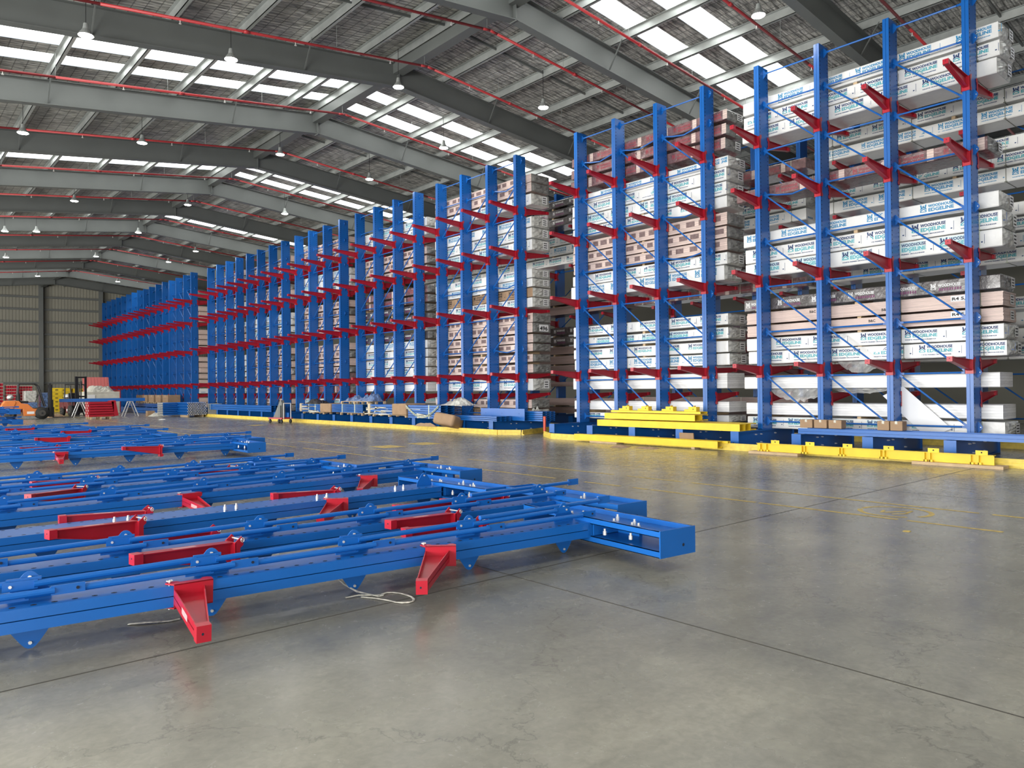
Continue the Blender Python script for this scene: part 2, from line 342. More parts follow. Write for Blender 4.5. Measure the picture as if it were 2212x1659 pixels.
    poly2d(lab, [(W*.52, H*.16), (W*.82, H*.16), (W*.82, H*.86), (W*.52, H*.86)], WHI, lambda a, b: end(a, b, .076 if kind in ('white', 'dark', 'maroon', 'brown') else .002))
    for r_ in range(3): poly2d(lab, [(W*.57, H*(.26+.2*r_)), (W*.76, H*(.26+.2*r_)), (W*.76, H*(.34+.2*r_)), (W*.57, H*(.34+.2*r_))], BLKI, lambda a, b: end(a, b, .077 if kind in ('white', 'dark', 'maroon', 'brown') else .003))
    fm = None
    if kind in ('white', 'dark', 'maroon', 'pink', 'brown'):
        # gathered clear film over the near end
        fm = MB(); n = 9; vs = []; fs = []
        for i in range(n+1):
            for k in range(n+1):
                a = i/n; b = k/n; edge = min(a, 1-a, b, 1-b)
                vs.append((W*a, y0-.004-.05*min(1, edge*5)*rnd.uniform(.3, 1.0) - (.02 if edge > .1 else 0), H*b))
        for i in range(n):
            for k in range(n): fs.append((i*(n+1)+k, (i+1)*(n+1)+k, (i+1)*(n+1)+k+1, i*(n+1)+k+1))
        fm.add(vs, fs, FILM if kind in ('white', 'brown') else FILMD)
    bear = MB()
    for fy in (.08, .37, .64, .92): bear.box(.03, W-.03, y1-L*fy-.04, y1-L*fy+.04, -1, 0, TIMBER)
    def me(m, nm):
        o = m.build(nm); d = o.data; bpy.data.objects.remove(o); return d
    PK[key] = dict(body=me(mb, 'timber_pack'), straps=[me(s, 'strap') for s in straps], label=me(lab, 'paper_label') if kind not in ('plain', 'blank', 'brownboard') else None, film=me(fm, 'end_film') if fm else None)
    return PK[key]
ORD = ['lowest', 'second', 'third', 'fourth', 'fifth', 'sixth', 'seventh', 'eighth', 'ninth', 'tenth', 'eleventh', 'twelfth', 'thirteenth', 'fourteenth', 'fifteenth', 'sixteenth', 'seventeenth', 'eighteenth', 'nineteenth', 'twentieth']
KN = {'white': 'white wrapped timber pack with printed lettering', 'pink': 'pink board pack with grey patches', 'dark': 'charcoal film-wrapped timber pack', 'maroon': 'maroon-brown film-wrapped pack', 'bare': 'bare pinkish board pack',
      'plain': 'plain white board bundle', 'brown': 'brown cardboard-wrapped pack', 'brownboard': 'bare brown board pack', 'blank': 'plain white wrapped pack'}
def packs(specs, x, ynear, L, where, group, W=.88, detail=2, gapz=None):
    """specs bottom-first: (kind, z0, z1[, dy][, L]); every pack is a thing"""
    n = len(specs)
    for i, sp in enumerate(specs):
        kind, z0, z1 = sp[:3]; dy = sp[3] if len(sp) > 3 else 0; LL = sp[4] if len(sp) > 4 else L
        H = round((z1-z0)/.02)*.02 if detail < 2 else z1-z0
        k = i % 3 if detail < 2 else (i*5+int(ynear)) % 8
        pm = pack_meshes(kind, LL, W, H, k)
        o = bpy.data.objects.new('timber_pack', pm['body']); COL.objects.link(o); o.location = (x+random.uniform(-.015, .015), ynear+dy+LL/2, z0)
        pos = 'topmost' if i == n-1 else ORD[min(i, 19)]
        tag(o, f"{KN[kind]}, {pos + ('' if pos in ('topmost', 'lowest') else ' up')} {where}", 'timber pack', group)
        if detail >= 1:
            for s in pm['straps']: link('strap', s, o)
            if pm['label']: link('paper_label', pm['label'], o)
            if pm['film'] and (detail == 2 or i % 2 == 0): link('end_film', pm['film'], o)
        # bearers down to the arm or the pack below
        below = specs[i-1][2] if i else None
        gz = z0-below if (below is not None and z0-below < .12) else None
        if gz and gz > .008 and detail >= 1:
            for fy in (.1, .5, .9):
                b = MB(); b.box(.02, W-.04, LL/2-LL*fy-.045, LL/2-LL*fy+.045, -gz, -.007, TIMBER); b.build('bearer', o)

# ------------------------------------------------------------------ cantilever upright, base, arm, brace (canonical standing pose)
D, FWD, TH = .46, .068, .010     # web depth along x, half flange width along y, plate
def upright_mb(H, holes=True, gus=(), z0=0.425, pitch=.1):
    m = MB()
    for s in (-1, 1):
        m.box(0, D, s*(FWD-.006), s*FWD, z0, H, BLUE)                              # webs of the two channels set toe to toe
        for x in (0, D-TH): m.box(x, x+TH, s*.003, s*(FWD-.006), z0, H, BLUE)      # flanges with the groove between them
        for x in (TH, D-.03): m.box(x, x+.02, s*.003, s*.007, z0, H, BLUE)         # returned lips
    if holes:
        n = int((H-.6)/pitch)
        for i in range(n):
            z = .55+i*pitch
            for xx in (.05, D-.05):
                for s in (-1, 1):
                    y = s*(FWD+.0012); r_ = .016; m.add([(xx+r_*math.cos(a*PI/3), y, z+r_*1.15*math.sin(a*PI/3)) for a in range(6)], [tuple(range(6))], DARK)
    return m
def cap_mb(H):
    m = MB(); m.box(0, D, -FWD, FWD, H, H+.006, BLUE); return m
def gusset_mb(z, r=.135, sides=(-1, 1)):
    """pair of plates at mid depth, pointing out on both sides, tip rounded, with a bolt"""
    m = MB()
    for s in sides:
        y0 = s*(FWD-.002); y1 = s*(FWD+r)
        half = [(FWD-.002, .115), (FWD+r*.22, .112), (FWD+r*.48, .085), (FWD+r*.80, .048), (FWD+r*.94, .028), (FWD+r, .010)]
        pr = [(s*a, z+b_) for a, b_ in half]+[(s*a, z-b_) for a, b_ in reversed(half)]
        if s > 0: pr = pr[::-1]
        m.prism(pr, 'x', D/2-.004, D/2+.004, BLUE)
        m.tube((D/2-.014, y1-s*.035, z), (D/2+.012, y1-s*.035, z), .011, ZINC, 6)
    return m
BH, BW = .43, .112
def base_mb(xf, xr):
    m = MB()
    for s in (-1, 1):
        m.box(xf, xr, s*.056, s*.062, 0, BH, BLUE)
        for z in (0, BH-.010): m.box(xf, xr, s*.056, s*BW, z, z+.010, BLUE)
        m.box(xf, xr, s*(BW-.006), s*BW, 0, .03, BLUE); m.box(xf, xr, s*(BW-.006), s*BW, BH-.03, BH, BLUE)
    for x in (xf, xr): m.box(x-.006, x+.006, -BW-.002, BW+.002, -.002, BH+.002, BLUE)
    m.box(0, D, -.055, .055, .02, BH+.02, BLUE)
    m.tube((xf-.0075, .03, BH*.35), (xf-.004, .03, BH*.35), .014, DARK, 8)
    for x0, x1 in ((-.30, -.02), (D+.02, D+.30)):
        m.box(x0, x1, -.056, .056, .06, .10, BLUE)
    m.box(-.025, -.012, -.05, .05, .02, BH-.02, BLUE); m.box(D+.012, D+.025, -.05, .05, .02, BH-.02, BLUE)
    return m
def bolt_mb(s=1, r=.017):
    m = MB(); m.tube((0, 0, 0), (0, s*.036, 0), r, ZINC, 6); m.tube((0, s*.036, 0), (0, s*.058, 0), r*.6, ZINC, 6); return m
AL = 1.16
def arm_mb(length=AL, lowres=False):
    """arm along -x from the front flange, top surface at z=0; saddle bracket round the flange"""
    m = MB(); tz = math.tan(R(1.8))
    # saddle
    m.box(-.022, -.008, -.088, .088, -.30, .0, RED)
    for s in (-1, 1):
        m.prism([(-.022, -.30), (.055, -.30), (.085, -.27), (.085, -.235), (.045, -.21), (.045, -.06), (.085, -.035), (.085, .035), (.06, .055), (-.022, .0)], 'y', s*.079, s*.088, RED)
    z1 = lambda x: -x*tz
    d0, d1, wd = .235, .085, .05
    xe = -length
    zt0, zt1 = 0, length*tz
    # flanges and web (tapering)
    def slab(y0, y1, za0, za1, zb0, zb1, x0=-.022, x1=xe):
        m.add([(x0,y0,za0),(x0,y1,za0),(x0,y1,za1),(x0,y0,za1),(x1,y0,zb0),(x1,y1,zb0),(x1,y1,zb1),(x1,y0,zb1)], [(0,1,2,3),(7,6,5,4),(0,4,5,1),(1,5,6,2),(2,6,7,3),(3,7,4,0)], RED)
    slab(-wd, wd, -.008, 0, zt1-.008, zt1); slab(-wd, wd, -d0, -d0+.008, zt1-d1, zt1-d1+.008); slab(-.005, .005, -d0, 0, zt1-d1, zt1)
    # box end with lip
    m.box(xe-.012, xe+.085, -wd-.003, wd+.003, zt1-d1-.012, zt1+.004, RED)
    m.tube((xe-.0135, 0, zt1-d1*.45), (xe-.011, 0, zt1-d1*.45), .009, DARK, 8)
    # sticker on the top flange
    m.add([(-.45, -.022, .45*tz+.001), (-.45, .022, .45*tz+.001), (-.72, .022, .72*tz+.001), (-.72, -.022, .72*tz+.001)], [(0, 1, 2, 3)], PALE)
    return m
def mesh_of(mb, nm):
    o = mb.build(nm); d = o.data; bpy.data.objects.remove(o); return d
def pin_mb():
    m = MB()
    m.tube((.065, -.105, .02), (.065, .105, .02), .008, ZINC, 6)
    for k in range(8):
        a, b = k*PI/4, (k+1)*PI/4; m.tube((.065+.022*math.cos(a), -.10, .02+.022*math.sin(a)), (.065+.022*math.cos(b), -.10, .02+.022*math.sin(b)), .004, ZINC, 5)
    return m
def brace_mb(p0, p1, r=.021, sag=0):
    m = MB(); p0, p1 = Vector(p0), Vector(p1); d = (p1-p0).normalized()
    a, b = p0+d*.13, p1-d*.13
    if sag:
        mid = (a+b)/2+Vector((sag*.6, 0, -sag)); m.path([a, (a*2+mid)/3+Vector((0,0,-sag*.15)), mid, b], r, BLUE, 8)
    else: m.tube(a, b, r, BLUE, 8)
    for q, e in ((p0, a), (p1, b)):
        s = d.cross(Vector((1, 0, 0))).normalized()*.028; t = Vector((.004, 0, 0)); q2 = q-d*.03*(1 if q is p0 else -1)
        m.add([q2-s-t, q2+s-t, e+s*.8-t, e-s*.8-t, q2-s+t, q2+s+t, e+s*.8+t, e-s*.8+t], [(0,3,2,1),(4,5,6,7),(0,1,5,4),(1,2,6,5),(2,3,7,6),(3,0,4,7)], BLUE)
    return m

LV = [2.07, 4.41, 6.45, 8.03]; LOWR = 1.36
GZ = [.637, 1.80, 2.96, 4.13, 5.31, 6.52, 7.68, 8.88, 9.69]
ME_ARM = mesh_of(arm_mb(), 'arm'); ME_PIN = mesh_of(pin_mb(), 'pin')
ME_BOLT = mesh_of(bolt_mb(1), 'bolt'); ME_BOLTN = mesh_of(bolt_mb(-1), 'bolt')
UPM = {}
def up_mesh(H, holes):
    k = (H, holes)
    if k not in UPM:
        m = upright_mb(H, holes)
        UPM[k] = (mesh_of(m, 'upright'), mesh_of(cap_mb(H), 'top_cap'))
    return UPM[k]
ME_BASE = mesh_of(base_mb(-1.2, D+1.08), 'base')
GM = [mesh_of(gusset_mb(z, .09, (q,)), 'brace_plate') for z in GZ for q in (-1, 1)]
GROUP_R = 'blue cantilever rack bays in the front row'
def rack_bay(ys, label, group, X=17.5, H=9.87, diag=+1, holes=True, front=True, rear=True, low=True, levels=LV, brace=True, gussets=True, simple_=False, sagset=()):
    yc = sum(ys)/len(ys); root = empty('cantilever_rack', (X, yc, 0), 0, label, 'rack', group)
    me, cap = up_mesh(H, holes)
    dz = H-9.87
    for y in ys:
        u = link('upright', me, root, T3((0, y-FWD-yc, 0))); link('top_cap', cap, u)
        link('base', ME_BASE, u)
        if not simple_:
            for x, z in ((-.1, .12), (-.1, .32), (-.75, .12) if False else (-.35, .32), (.6, .12), (.6, .32)):
                link('bolt', ME_BOLTN, u, T3((x, -.062, z)))
        for z in levels:
            if front: link('arm', ME_ARM, u, T3((0, 0, z)))
            if rear: link('arm', ME_ARM, u, T3((D, 0, z)) @ Rz(PI))
        if rear and low: link('arm', ME_ARM, u, T3((D, 0, LOWR)) @ Rz(PI))
        if gussets:
            for k, g in enumerate(GM): link('brace_plate', g, u)
    if brace:
        sy = sorted(ys)
        for i, (a, b) in enumerate(zip(sy, sy[1:])):
            ya, yb = a-FWD+.10-yc, b-FWD-.10-yc       # a = nearer, b = further
            for k, z in enumerate(GZ):
                sg = .09 if (i, k) in sagset else 0
                brace_mb((D/2-.012, yb, z), (D/2-.012, ya, z), sag=sg).build('brace', root)
            for k in range(1, 8):
                if diag > 0: brace_mb((D/2-.03, yb, GZ[k]), (D/2-.03, ya, GZ[k-1])).build('brace', root)
                else: brace_mb((D/2-.03, yb, GZ[k-1]), (D/2-.03, ya, GZ[k])).build('brace', root)
    return root

# ------------------------------------------------------------------ the setting
b = MB(); b.box(-14, 34, -14, 96, -.2, 0, CONC); fl = struct(b.build('floor'))
XR_, ZR_, TL_, TR_ = 12.8, 12.15, math.tan(R(6.9)), math.tan(R(5.2))
def zroof(x): return ZR_ - (TL_*(XR_-x) if x < XR_ else TR_*(x-XR_))
# end wall is skewed: runs from (12.8, 82) in direction (.98,-.198)
WD = Vector((.9802, -.198, 0)); WN = Vector((-.198, -.9802, 0))
def wall_y(x): return 82 - .202*(x-12.8)
RAF = [14.4+5.56*k for k in range(-5, 12)]
RAF[6] = 19.96
# roof sheet with skylight openings filled by translucent sheets
ends = (-14.0, 34.0)
strips = []     # (y0,y1)
for k in range(-5, 11):
    if k % 2 == 1 or k in (-1, -3):
        base = 14.4+5.56*k
        strips += [(base+2.68, base+3.42), (base+4.12, base+4.84)]
strips = [s for s in strips if s[1] < 74]
ysc = [-14.0]
for s in strips: ysc += list(s)
ysc.append(84.5)
roofm = MB()
def roof_quad(mb, x0, x1, y0, y1, m, dz=0): mb.add([(x0, y0, zroof(x0)+dz), (x0, y1, zroof(x0)+dz), (x1, y1, zroof(x1)+dz), (x1, y0, zroof(x1)+dz)], [(0, 1, 2, 3)], m)
PUL_L = [11.45-1.82*k for k in range(14)]; PUL_R = [14.55+1.97*k for k in range(10)]
for x0, x1 in ((-14, XR_), (XR_, 34)):
    for a in range(0, len(ysc), 2): roof_quad(roofm, x0, x1, ysc[a], ysc[a+1], FOIL)
# foil also covers the ridge and eave pieces of the skylight bays
for (a, c) in strips:
    roof_quad(roofm, -14, -11.5, a, c, FOIL); roof_quad(roofm, XR_-.22, XR_, a, c, FOIL); roof_quad(roofm, XR_, XR_+.22, a, c, FOIL); roof_quad(roofm, 24, 34, a, c, FOIL)
ce = struct(roofm.build('ceiling'))
wi = 0
for (a, c) in strips:
    for x0, x1 in ((-11.5, XR_-.22), (XR_+.22, 24)):
        wi += 1; m = MB(); roof_quad(m, x0, x1, a, c, SKY, .02); roof_quad(m, x0, x1, a, c, SKY, .05); struct(m.build(f'window_{wi}'))
# rafters
def rafter(y, x0, x1):
    m = MB(); hd = .33
    def seg(xa, xb, y0, y1, za, zb):
        m.add([(xa, y0, zroof(xa)+za), (xa, y1, zroof(xa)+za), (xa, y1, zroof(xa)+zb), (xa, y0, zroof(xa)+zb), (xb, y0, zroof(xb)+za), (xb, y1, zroof(xb)+za), (xb, y1, zroof(xb)+zb), (xb, y0, zroof(xb)+zb)],
              [(0,1,2,3),(7,6,5,4),(0,4,5,1),(1,5,6,2),(2,6,7,3),(3,7,4,0)], GREYP)
    for xa, xb in ((x0, XR_), (XR_, x1)):
        seg(xa, xb, y-.012, y+.012, -1.0, -.28); seg(xa, xb, y-.13, y+.13, -.30, -.28); seg(xa, xb, y-.13, y+.13, -1.02, -1.0)
    m.box(XR_-.012, XR_+.012, y-.13, y+.13, ZR_-1.05, ZR_-.28, GREYP)
    o = struct(m.build('roof_beam'))
    # thin fly braces from the purlins down to the bottom flange
    f = MB()
    for xx in PUL_L[1::3]+PUL_R[1::2]:
        if xx > -10:
            for s in (-1, 1): f.tube((xx, y+s*.55, zroof(xx)-.2), (xx, y+s*.03, zroof(xx)-.96), .022, GREYP, 4)
    f.build('fly_brace', o)
for y in RAF:
    if y < 78: rafter(y, -14, 34)
for xx in PUL_L+[12.62]+PUL_R+[12.98]:
    m = MB(); z = zroof(xx); yb = min(wall_y(xx), 84) if xx > 0 else 84
    m.box(xx-.01, xx+.01, -14, yb, z-.26, z-.02, GALV); m.box(xx-.01, xx+.09, -14, yb, z-.26, z-.25, GALV); m.box(xx-.09, xx+.01, -14, yb, z-.04, z-.03, GALV)
    struct(m.build('purlin_beam'))
m = MB(); m.box(XR_-.16, XR_+.16, -14, 82, ZR_-.62, ZR_-.3, GREYP); struct(m.build('ridge_beam'))
# bridging lines mid bay between the purlins
m = MB()
for y in RAF:
    if y < 72 and not any(y < s_[0] < y+5.4 for s_ in strips):
        for xa, xb in ((-14, XR_), (XR_, 30)):
            za, zb = zroof(xa)-.10, zroof(xb)-.10; yy = y+2.75
            m.add([(xa, yy-.02, za-.04), (xa, yy+.02, za-.04), (xa, yy+.02, za+.03), (xa, yy-.02, za+.03), (xb, yy-.02, zb-.04), (xb, yy+.02, zb-.04), (xb, yy+.02, zb+.03), (xb, yy-.02, zb+.03)], [(0,1,2,3),(7,6,5,4),(0,4,5,1),(1,5,6,2),(2,6,7,3),(3,7,4,0)], GREYP)
struct(m.build('bridging_beam'))
# walls
m = MB()
n = 190; x0w, x1w = -14, 34; vs = []; fs = []
P0 = lambda t: Vector((12.8, 82, 0)) + WD*t
t0_, t1_ = -27.5, 21.6; t = t0_; pts = []; ph = 0
while t < t1_:
    for dt, dep in ((0, 0), (.19, 0), (.205, .035), (.245, .035)): pts.append((t+dt, dep))
    t += .26
for (tt, dep) in pts:
    p = P0(tt)+WN*dep; vs += [(p.x, p.y, 0), (p.x, p.y, zroof(p.x)+.3)]
fs = [(2*i, 2*i+2, 2*i+3, 2*i+1) for i in range(len(pts)-1)]
m.add(vs, fs, WALLM); ew = struct(m.build('wall_end'))
g = MB()
def along(mb, t0, t1, z0, z1, d0, d1, mt):
    a, b_ = P0(t0), P0(t1); q = [a+WN*d0, b_+WN*d0, b_+WN*d1, a+WN*d1]
    mb.add([(p.x, p.y, z0) for p in q]+[(p.x, p.y, z1) for p in q], [(0,3,2,1),(4,5,6,7),(0,1,5,4),(1,2,6,5),(2,3,7,6),(3,0,4,7)], mt)
for z in (10.62, 9.46, 8.28, 7.12, 5.95, 4.80, 3.68, 2.52, 1.36): along(g, -27, 21, z-.09, z+.09, .04, .2, GREYP)
struct(g.build('wall_girt_beam'))
for t in (-16, -.02, 4.9, 9.8, 14.7):
    c = MB(); p = P0(t); along(c, t-.19, t+.19, 0, zroof(p.x)-.3, .2, .24, GREYP); along(c, t-.01, t+.01, 0, zroof(p.x)-.3, .24, .62, GREYP); along(c, t-.19, t+.19, 0, zroof(p.x)-.3, .62, .66, GREYP); struct(c.build('wall_column'))
def plain_wall(nm, pts2, z):
    m = MB()
    for (a, b_) in zip(pts2, pts2[1:]): m.add([(a[0], a[1], 0), (b_[0], b_[1], 0), (b_[0], b_[1], z), (a[0], a[1], z)], [(0, 1, 2, 3)], WALLM)
    struct(m.build(nm))
plain_wall('wall_left', [(-14, -14), (-14, 88)], 9.8); plain_wall('wall_right', [(34, -14), (34, 88)], 11.2); plain_wall('wall_back', [(-14, -14), (34, -14)], 12.5)

# floor joints, markings
j = MB(); JM = simple('joint_dark', (0.06, 0.055, 0.045), .8)
for xx, wd in ((4.045, .012), (11.3, .006), (-3.2, .010)): j.box(xx-wd/2, xx+wd/2, -14, 82, 0, .0012, JM)
for yy, wd in ((4.66, .014), (12.1, .008), (-2.8, .012), (24.5, .008), (37, .008)): j.box(-14, 34, yy-wd/2, yy+wd/2, 0, .0012, JM)
struct(j.build('floor_joint'))
ym = MB()
def dash(x, ya, yb, wv=.07):
    n = max(2, int(abs(yb-ya)/.35)); pts = [ya+(yb-ya)*i/n for i in range(n+1)]
    lf = [x-wv/2+random.uniform(-.006, .006) for _ in pts]; rr = [x+wv/2+random.uniform(-.006, .006) for _ in pts]
    ym.add([(a, y, .0016) for a, y in zip(lf, pts)]+[(a, y, .0016) for a, y in zip(rr, pts)], [(i, i+1, n+2+i, n+1+i) for i in range(n)], FLOORY)
for a, b_ in ((27, 22.3), (21.5, 17.8), (17.2, 13.7), (13, 8.75), (8.45, 7.3), (7.1, 3.0), (2.86, -2)): dash(10.07, a, b_)
for a, b_ in ((34, 28), (27, 24), (23.2, 19.2), (18.8, 15.1), (14.8, 9.1), (8.42, 7.65), (7.4, 7.1), (7.05, 5.3), (5.25, 3.5), (3.4, 2.45)): dash(8.96, a, b_)
for a, b_ in ((60, 52), (50, 40), (39, 30)): dash(10.07, a, b_, .08)
for cx_, cy_ in ((10.76, 17.45), (12.1, 17.6), (13.5, 33)):
    ym.add([(cx_-.35, cy_-.42, .0016), (cx_+.35, cy_-.42, .0016), (cx_+.35, cy_+.42, .0016), (cx_-.35, cy_+.42, .0016)], [(0, 1, 2, 3)], FLOORY)
cc = (9.48, 3.73)
for k in range(36):
    if k in (9, 22, 23): continue
    a, b_ = k*PI/18, (k+.96)*PI/18; r1, r2 = .36, .42
    ym.add([(cc[0]+r*math.cos(q), cc[1]+r*math.sin(q), .0016) for r, q in ((r1, a), (r2, a), (r2, b_), (r1, b_))], [(0, 1, 2, 3)], FLOORY)
for p in ([(-.16, .12), (.02, .16), (.03, .12), (-.15, .08)], [(-.12, .1), (.14, -.06), (.13, -.1), (-.14, .05)], [(-.05, -.12), (.2, -.1), (.2, -.14), (-.05, -.16)], [(-.2, -.02), (-.02, -.14), (-.05, -.17), (-.22, -.06)]):
    ym.add([(cc[0]+u, cc[1]+v, .0016) for u, v in p], [(0, 1, 2, 3)], FLOORY)
struct(ym.build('floor_marking'))

# high bay lamps
def lamp(x, y, z, i, txt):
    o = empty('high_bay_lamp', (x, y, z), 0, f'white glowing high bay lamp {txt}', 'lamp', 'round high bay lamps hanging under the roof')
    m = MB(); n = 16
    for r_a, z_a, r_b, z_b in ((.05, .28, .07, .15), (.07, .15, .14, .05), (.14, .05, .165, .0)):
        m.add([(r_a*math.cos(2*PI*k/n), r_a*math.sin(2*PI*k/n), z_a) for k in range(n)]+[(r_b*math.cos(2*PI*k/n), r_b*math.sin(2*PI*k/n), z_b) for k in range(n)], [(k, (k+1) % n, (k+1) % n+n, k+n) for k in range(n)], GALV)
    m.build('lamp_shade', o)
    l = MB(); l.tube((0, 0, -.012), (0, 0, .02), .15, LAMP, 16); l.build('lamp_lens', o)
    c = MB(); c.tube((0, 0, .28), (0, 0, zroof(x)-z-.1), .008, BLACK, 4); c.build('cord', o)
    li = bpy.data.lights.new('lamp_light', 'AREA'); li.shape = 'DISK'; li.size = .4; li.energy = 30; li.color = (1, .96, .88)
    lo = bpy.data.objects.new('lamp_light', li); COL.objects.link(lo); lo.parent = o; lo.location = (0, 0, -.03)
rows_ = [(9.45, [(16.35, 'nearest one, at the top right beside the skylights')]), (17.04, [(16.4, 'above the middle rack, between two red pipes')]), (19.2, [(3.9, 'at the upper left on the second dark beam'), (7.24, 'under the second dark beam, left of the ridge'), (12.35, 'at the ridge of the second dark beam')]),
         (22.3, [(16.3, 'right of the ridge beside the second pair of skylights')]), (27.65, [(3.84, 'at the left edge before the third dark beam'), (7.32, 'left half before the third dark beam'), (12.32, 'at the ridge before the third dark beam'), (16.29, 'right half before the third dark beam')]),
         (37.9, [(7.2, 'left half, two bays beyond the third dark beam'), (12.1, 'at the ridge, two bays beyond the third dark beam')]), (35.8, [(16.17, 'just above the racks left of centre')]),
         (46.2, [(5.6, 'far left edge, small'), (7.0, 'far left, second one from the edge'), (12.0, 'far, at the ridge')]), (48.96, [(16.1, 'far, right of the ridge near the rack tops')]), (56, [(6.84, 'very far left edge'), (11.9, 'very far, near the ridge')]),
         (54.2, [(16.0, 'very far, above the last racks')]), (66.5, [(10.14, 'furthest, left of the wall column'), (15.7, 'furthest, above the last bare racks')])]
k = 0
for y, lst in rows_:
    for x, txt in lst: lamp(x, y, zroof(x)-1.3, k, txt); k += 1
# sprinkler pipes with heads
def pipe(y, lab, dz=-.9):
    m = MB(); pts = [(x, y, zroof(x)+dz) for x in (-13, -4, 4, XR_-.25, XR_, XR_+.25, 20, 30)]; m.path(pts, .036, PIPE, 8)
    for xx in (1.3, 7.3, 16.1, 22.0): m.tube((xx-.07, y, zroof(xx-.07)+dz), (xx+.07, y, zroof(xx+.07)+dz), .048, PIPE, 8)
    o = m.build('sprinkler_pipe', smooth=True); tag(o, lab, 'pipe', 'red sprinkler pipes under the roof')
    for i in range(11):
        xx = -3+2.9*i
        h = MB(); z = zroof(xx)+dz; h.tube((xx, y, z-.1), (xx, y, z), .012, ZINC, 5); h.tube((xx, y, z-.115), (xx, y, z-.10), .03, ZINC, 6); h.build('sprinkler_head', o)
        h = MB(); h.tube((xx+1.2, y, zroof(xx+1.2)+dz+.03), (xx+1.2, y, zroof(xx+1.2)-.25), .006, GALV, 4); h.build('hanger_rod', o)
for y, lab in ((7.38, 'red sprinkler pipe nearest the camera at the top right corner'), (10.05, 'red sprinkler pipe before the skylights at the top right'), (12.86, 'red sprinkler pipe beyond the top right skylights'), (15.35, 'red sprinkler pipe just beyond the nearest full roof beam'), (18.3, 'red sprinkler pipe just before the beam with the ridge lamp'),
               (23.35, 'red sprinkler pipe running beside the upper left skylights'), (28.65, 'red sprinkler pipe between the second and third dark roof beams'), (33.7, 'red sprinkler pipe beside the middle skylight pair'), (38.85, 'red sprinkler pipe one bay beyond the middle skylights'),
               (44.1, 'red sprinkler pipe beside the third skylight pair'), (49.8, 'red sprinkler pipe one bay beyond the third skylights'), (55.4, 'red sprinkler pipe beside the faint far skylights'), (61, 'far red sprinkler pipe above the last racks'), (67, 'furthest red sprinkler pipe before the end wall')): pipe(y, lab)

# ------------------------------------------------------------------ front row of racks
A = [5.42, 7.03, 8.655, 10.27]; B = [11.93, 13.54, 15.15, 16.76]; C1 = [19.76, 21.34, 22.92, 24.53]; C2 = [26.18, 27.78, 29.43, 31.08]; C3 = [32.68, 34.32, 35.95, 37.57]
C4 = [39.27, 40.93, 42.61, 44.27]; C5 = [45.95, 47.61, 49.28, 50.98]; D1 = [54.35, 55.95, 57.67, 59.34]; D2 = [61.0, 62.7, 64.45, 66.1]; D3 = [67.9, 69.64, 71.36, 73.03]; D4 = [74.82, 76.59, 78.3, 80.05]
GA = 'blue cantilever rack bays right of the cross aisle'; GB = 'blue cantilever rack bays left of the cross aisle'; GD = 'bare blue cantilever rack bays at the far end'
rack_bay([-1.06, .56, 2.17, 3.80], 'blue cantilever rack bay past the right edge, holding the cut-off packs', GA)
rack_bay(A, 'blue cantilever rack bay at the right of the picture, tallest looking one', GA, sagset={(2, 5)})
rack_bay(B, 'blue cantilever rack bay right of the cross aisle, behind stacked yellow beams', GA, sagset={(0, 7), (1, 7), (0, 5), (0, 4), (2, 7)})
rack_bay(C1, 'blue cantilever rack bay left of the cross aisle, white sign on end upright', GB, diag=-1, sagset={(0, 2), (0, 4), (0, 7)})
rack_bay(C2, 'blue cantilever rack bay, second to the left of the cross aisle', GB, diag=-1, sagset={(1, 7)})
rack_bay(C3, 'blue cantilever rack bay, third to the left of the cross aisle', GB, diag=-1)
rack_bay(C4, 'blue cantilever rack bay, fourth left of the aisle, behind long blue bundle', GB, diag=-1, simple_=True)
rack_bay(C5, 'blue cantilever rack bay, fifth to the left of the cross aisle', GB, diag=-1, simple_=True)
rack_bay(D1, 'blue rack bay with pale label strip, first past the narrow gap', GD, H=10.0, simple_=True)
rack_bay(D2, 'blue bare rack bay, second past the narrow gap', GD, H=10.08, simple_=True, holes=False)
rack_bay(D3, 'blue bare rack bay, third past the narrow gap', GD, H=10.16, simple_=True, holes=False)
rack_bay(D4, 'blue bare rack bay, last one before the end wall', GD, H=10.22, simple_=True, holes=False)
# aisle signs on uprights
def sign(x, y, z, h, wd, label, rows):
    m = MB(); m.box(x, x+wd, y-.004, y, z, z+h, WHI); o = m.build('location_sign'); tag(o, label, 'sign')
    t = MB()
    for r_ in range(rows):
        zz = z+h*(rows-1-r_)/rows+.02; g_ = text_geo(['1L', '2L', '4L', 'L1', 'L2', 'L3'][r_ % 6], h/rows*.75, .006)
        put2d(t, shift(g_, .02, 0, (wd-.04)/width(g_)), BLKI, lambda u, v: (x+u, y-.006, zz+v))
        t.box(x+.02, x+wd-.02, y-.006, y-.0045, zz-.018, zz-.006, TEALI)
    t.build('printed_code', o)
yy = C1[0]-2*FWD-.003
sign(17.62, yy+.052, .90, .80, .26, 'white location sign with black codes on upright left of aisle', 4)
sign(17.56, yy+.052, .76, .06, .14, 'small white tag below the location sign left of the cross aisle', 1)
sign(17.64, D1[0]-2*FWD-.003+.052, 1.3, 1.0, .24, 'pale label strip on the near upright of the far bare racks', 5)

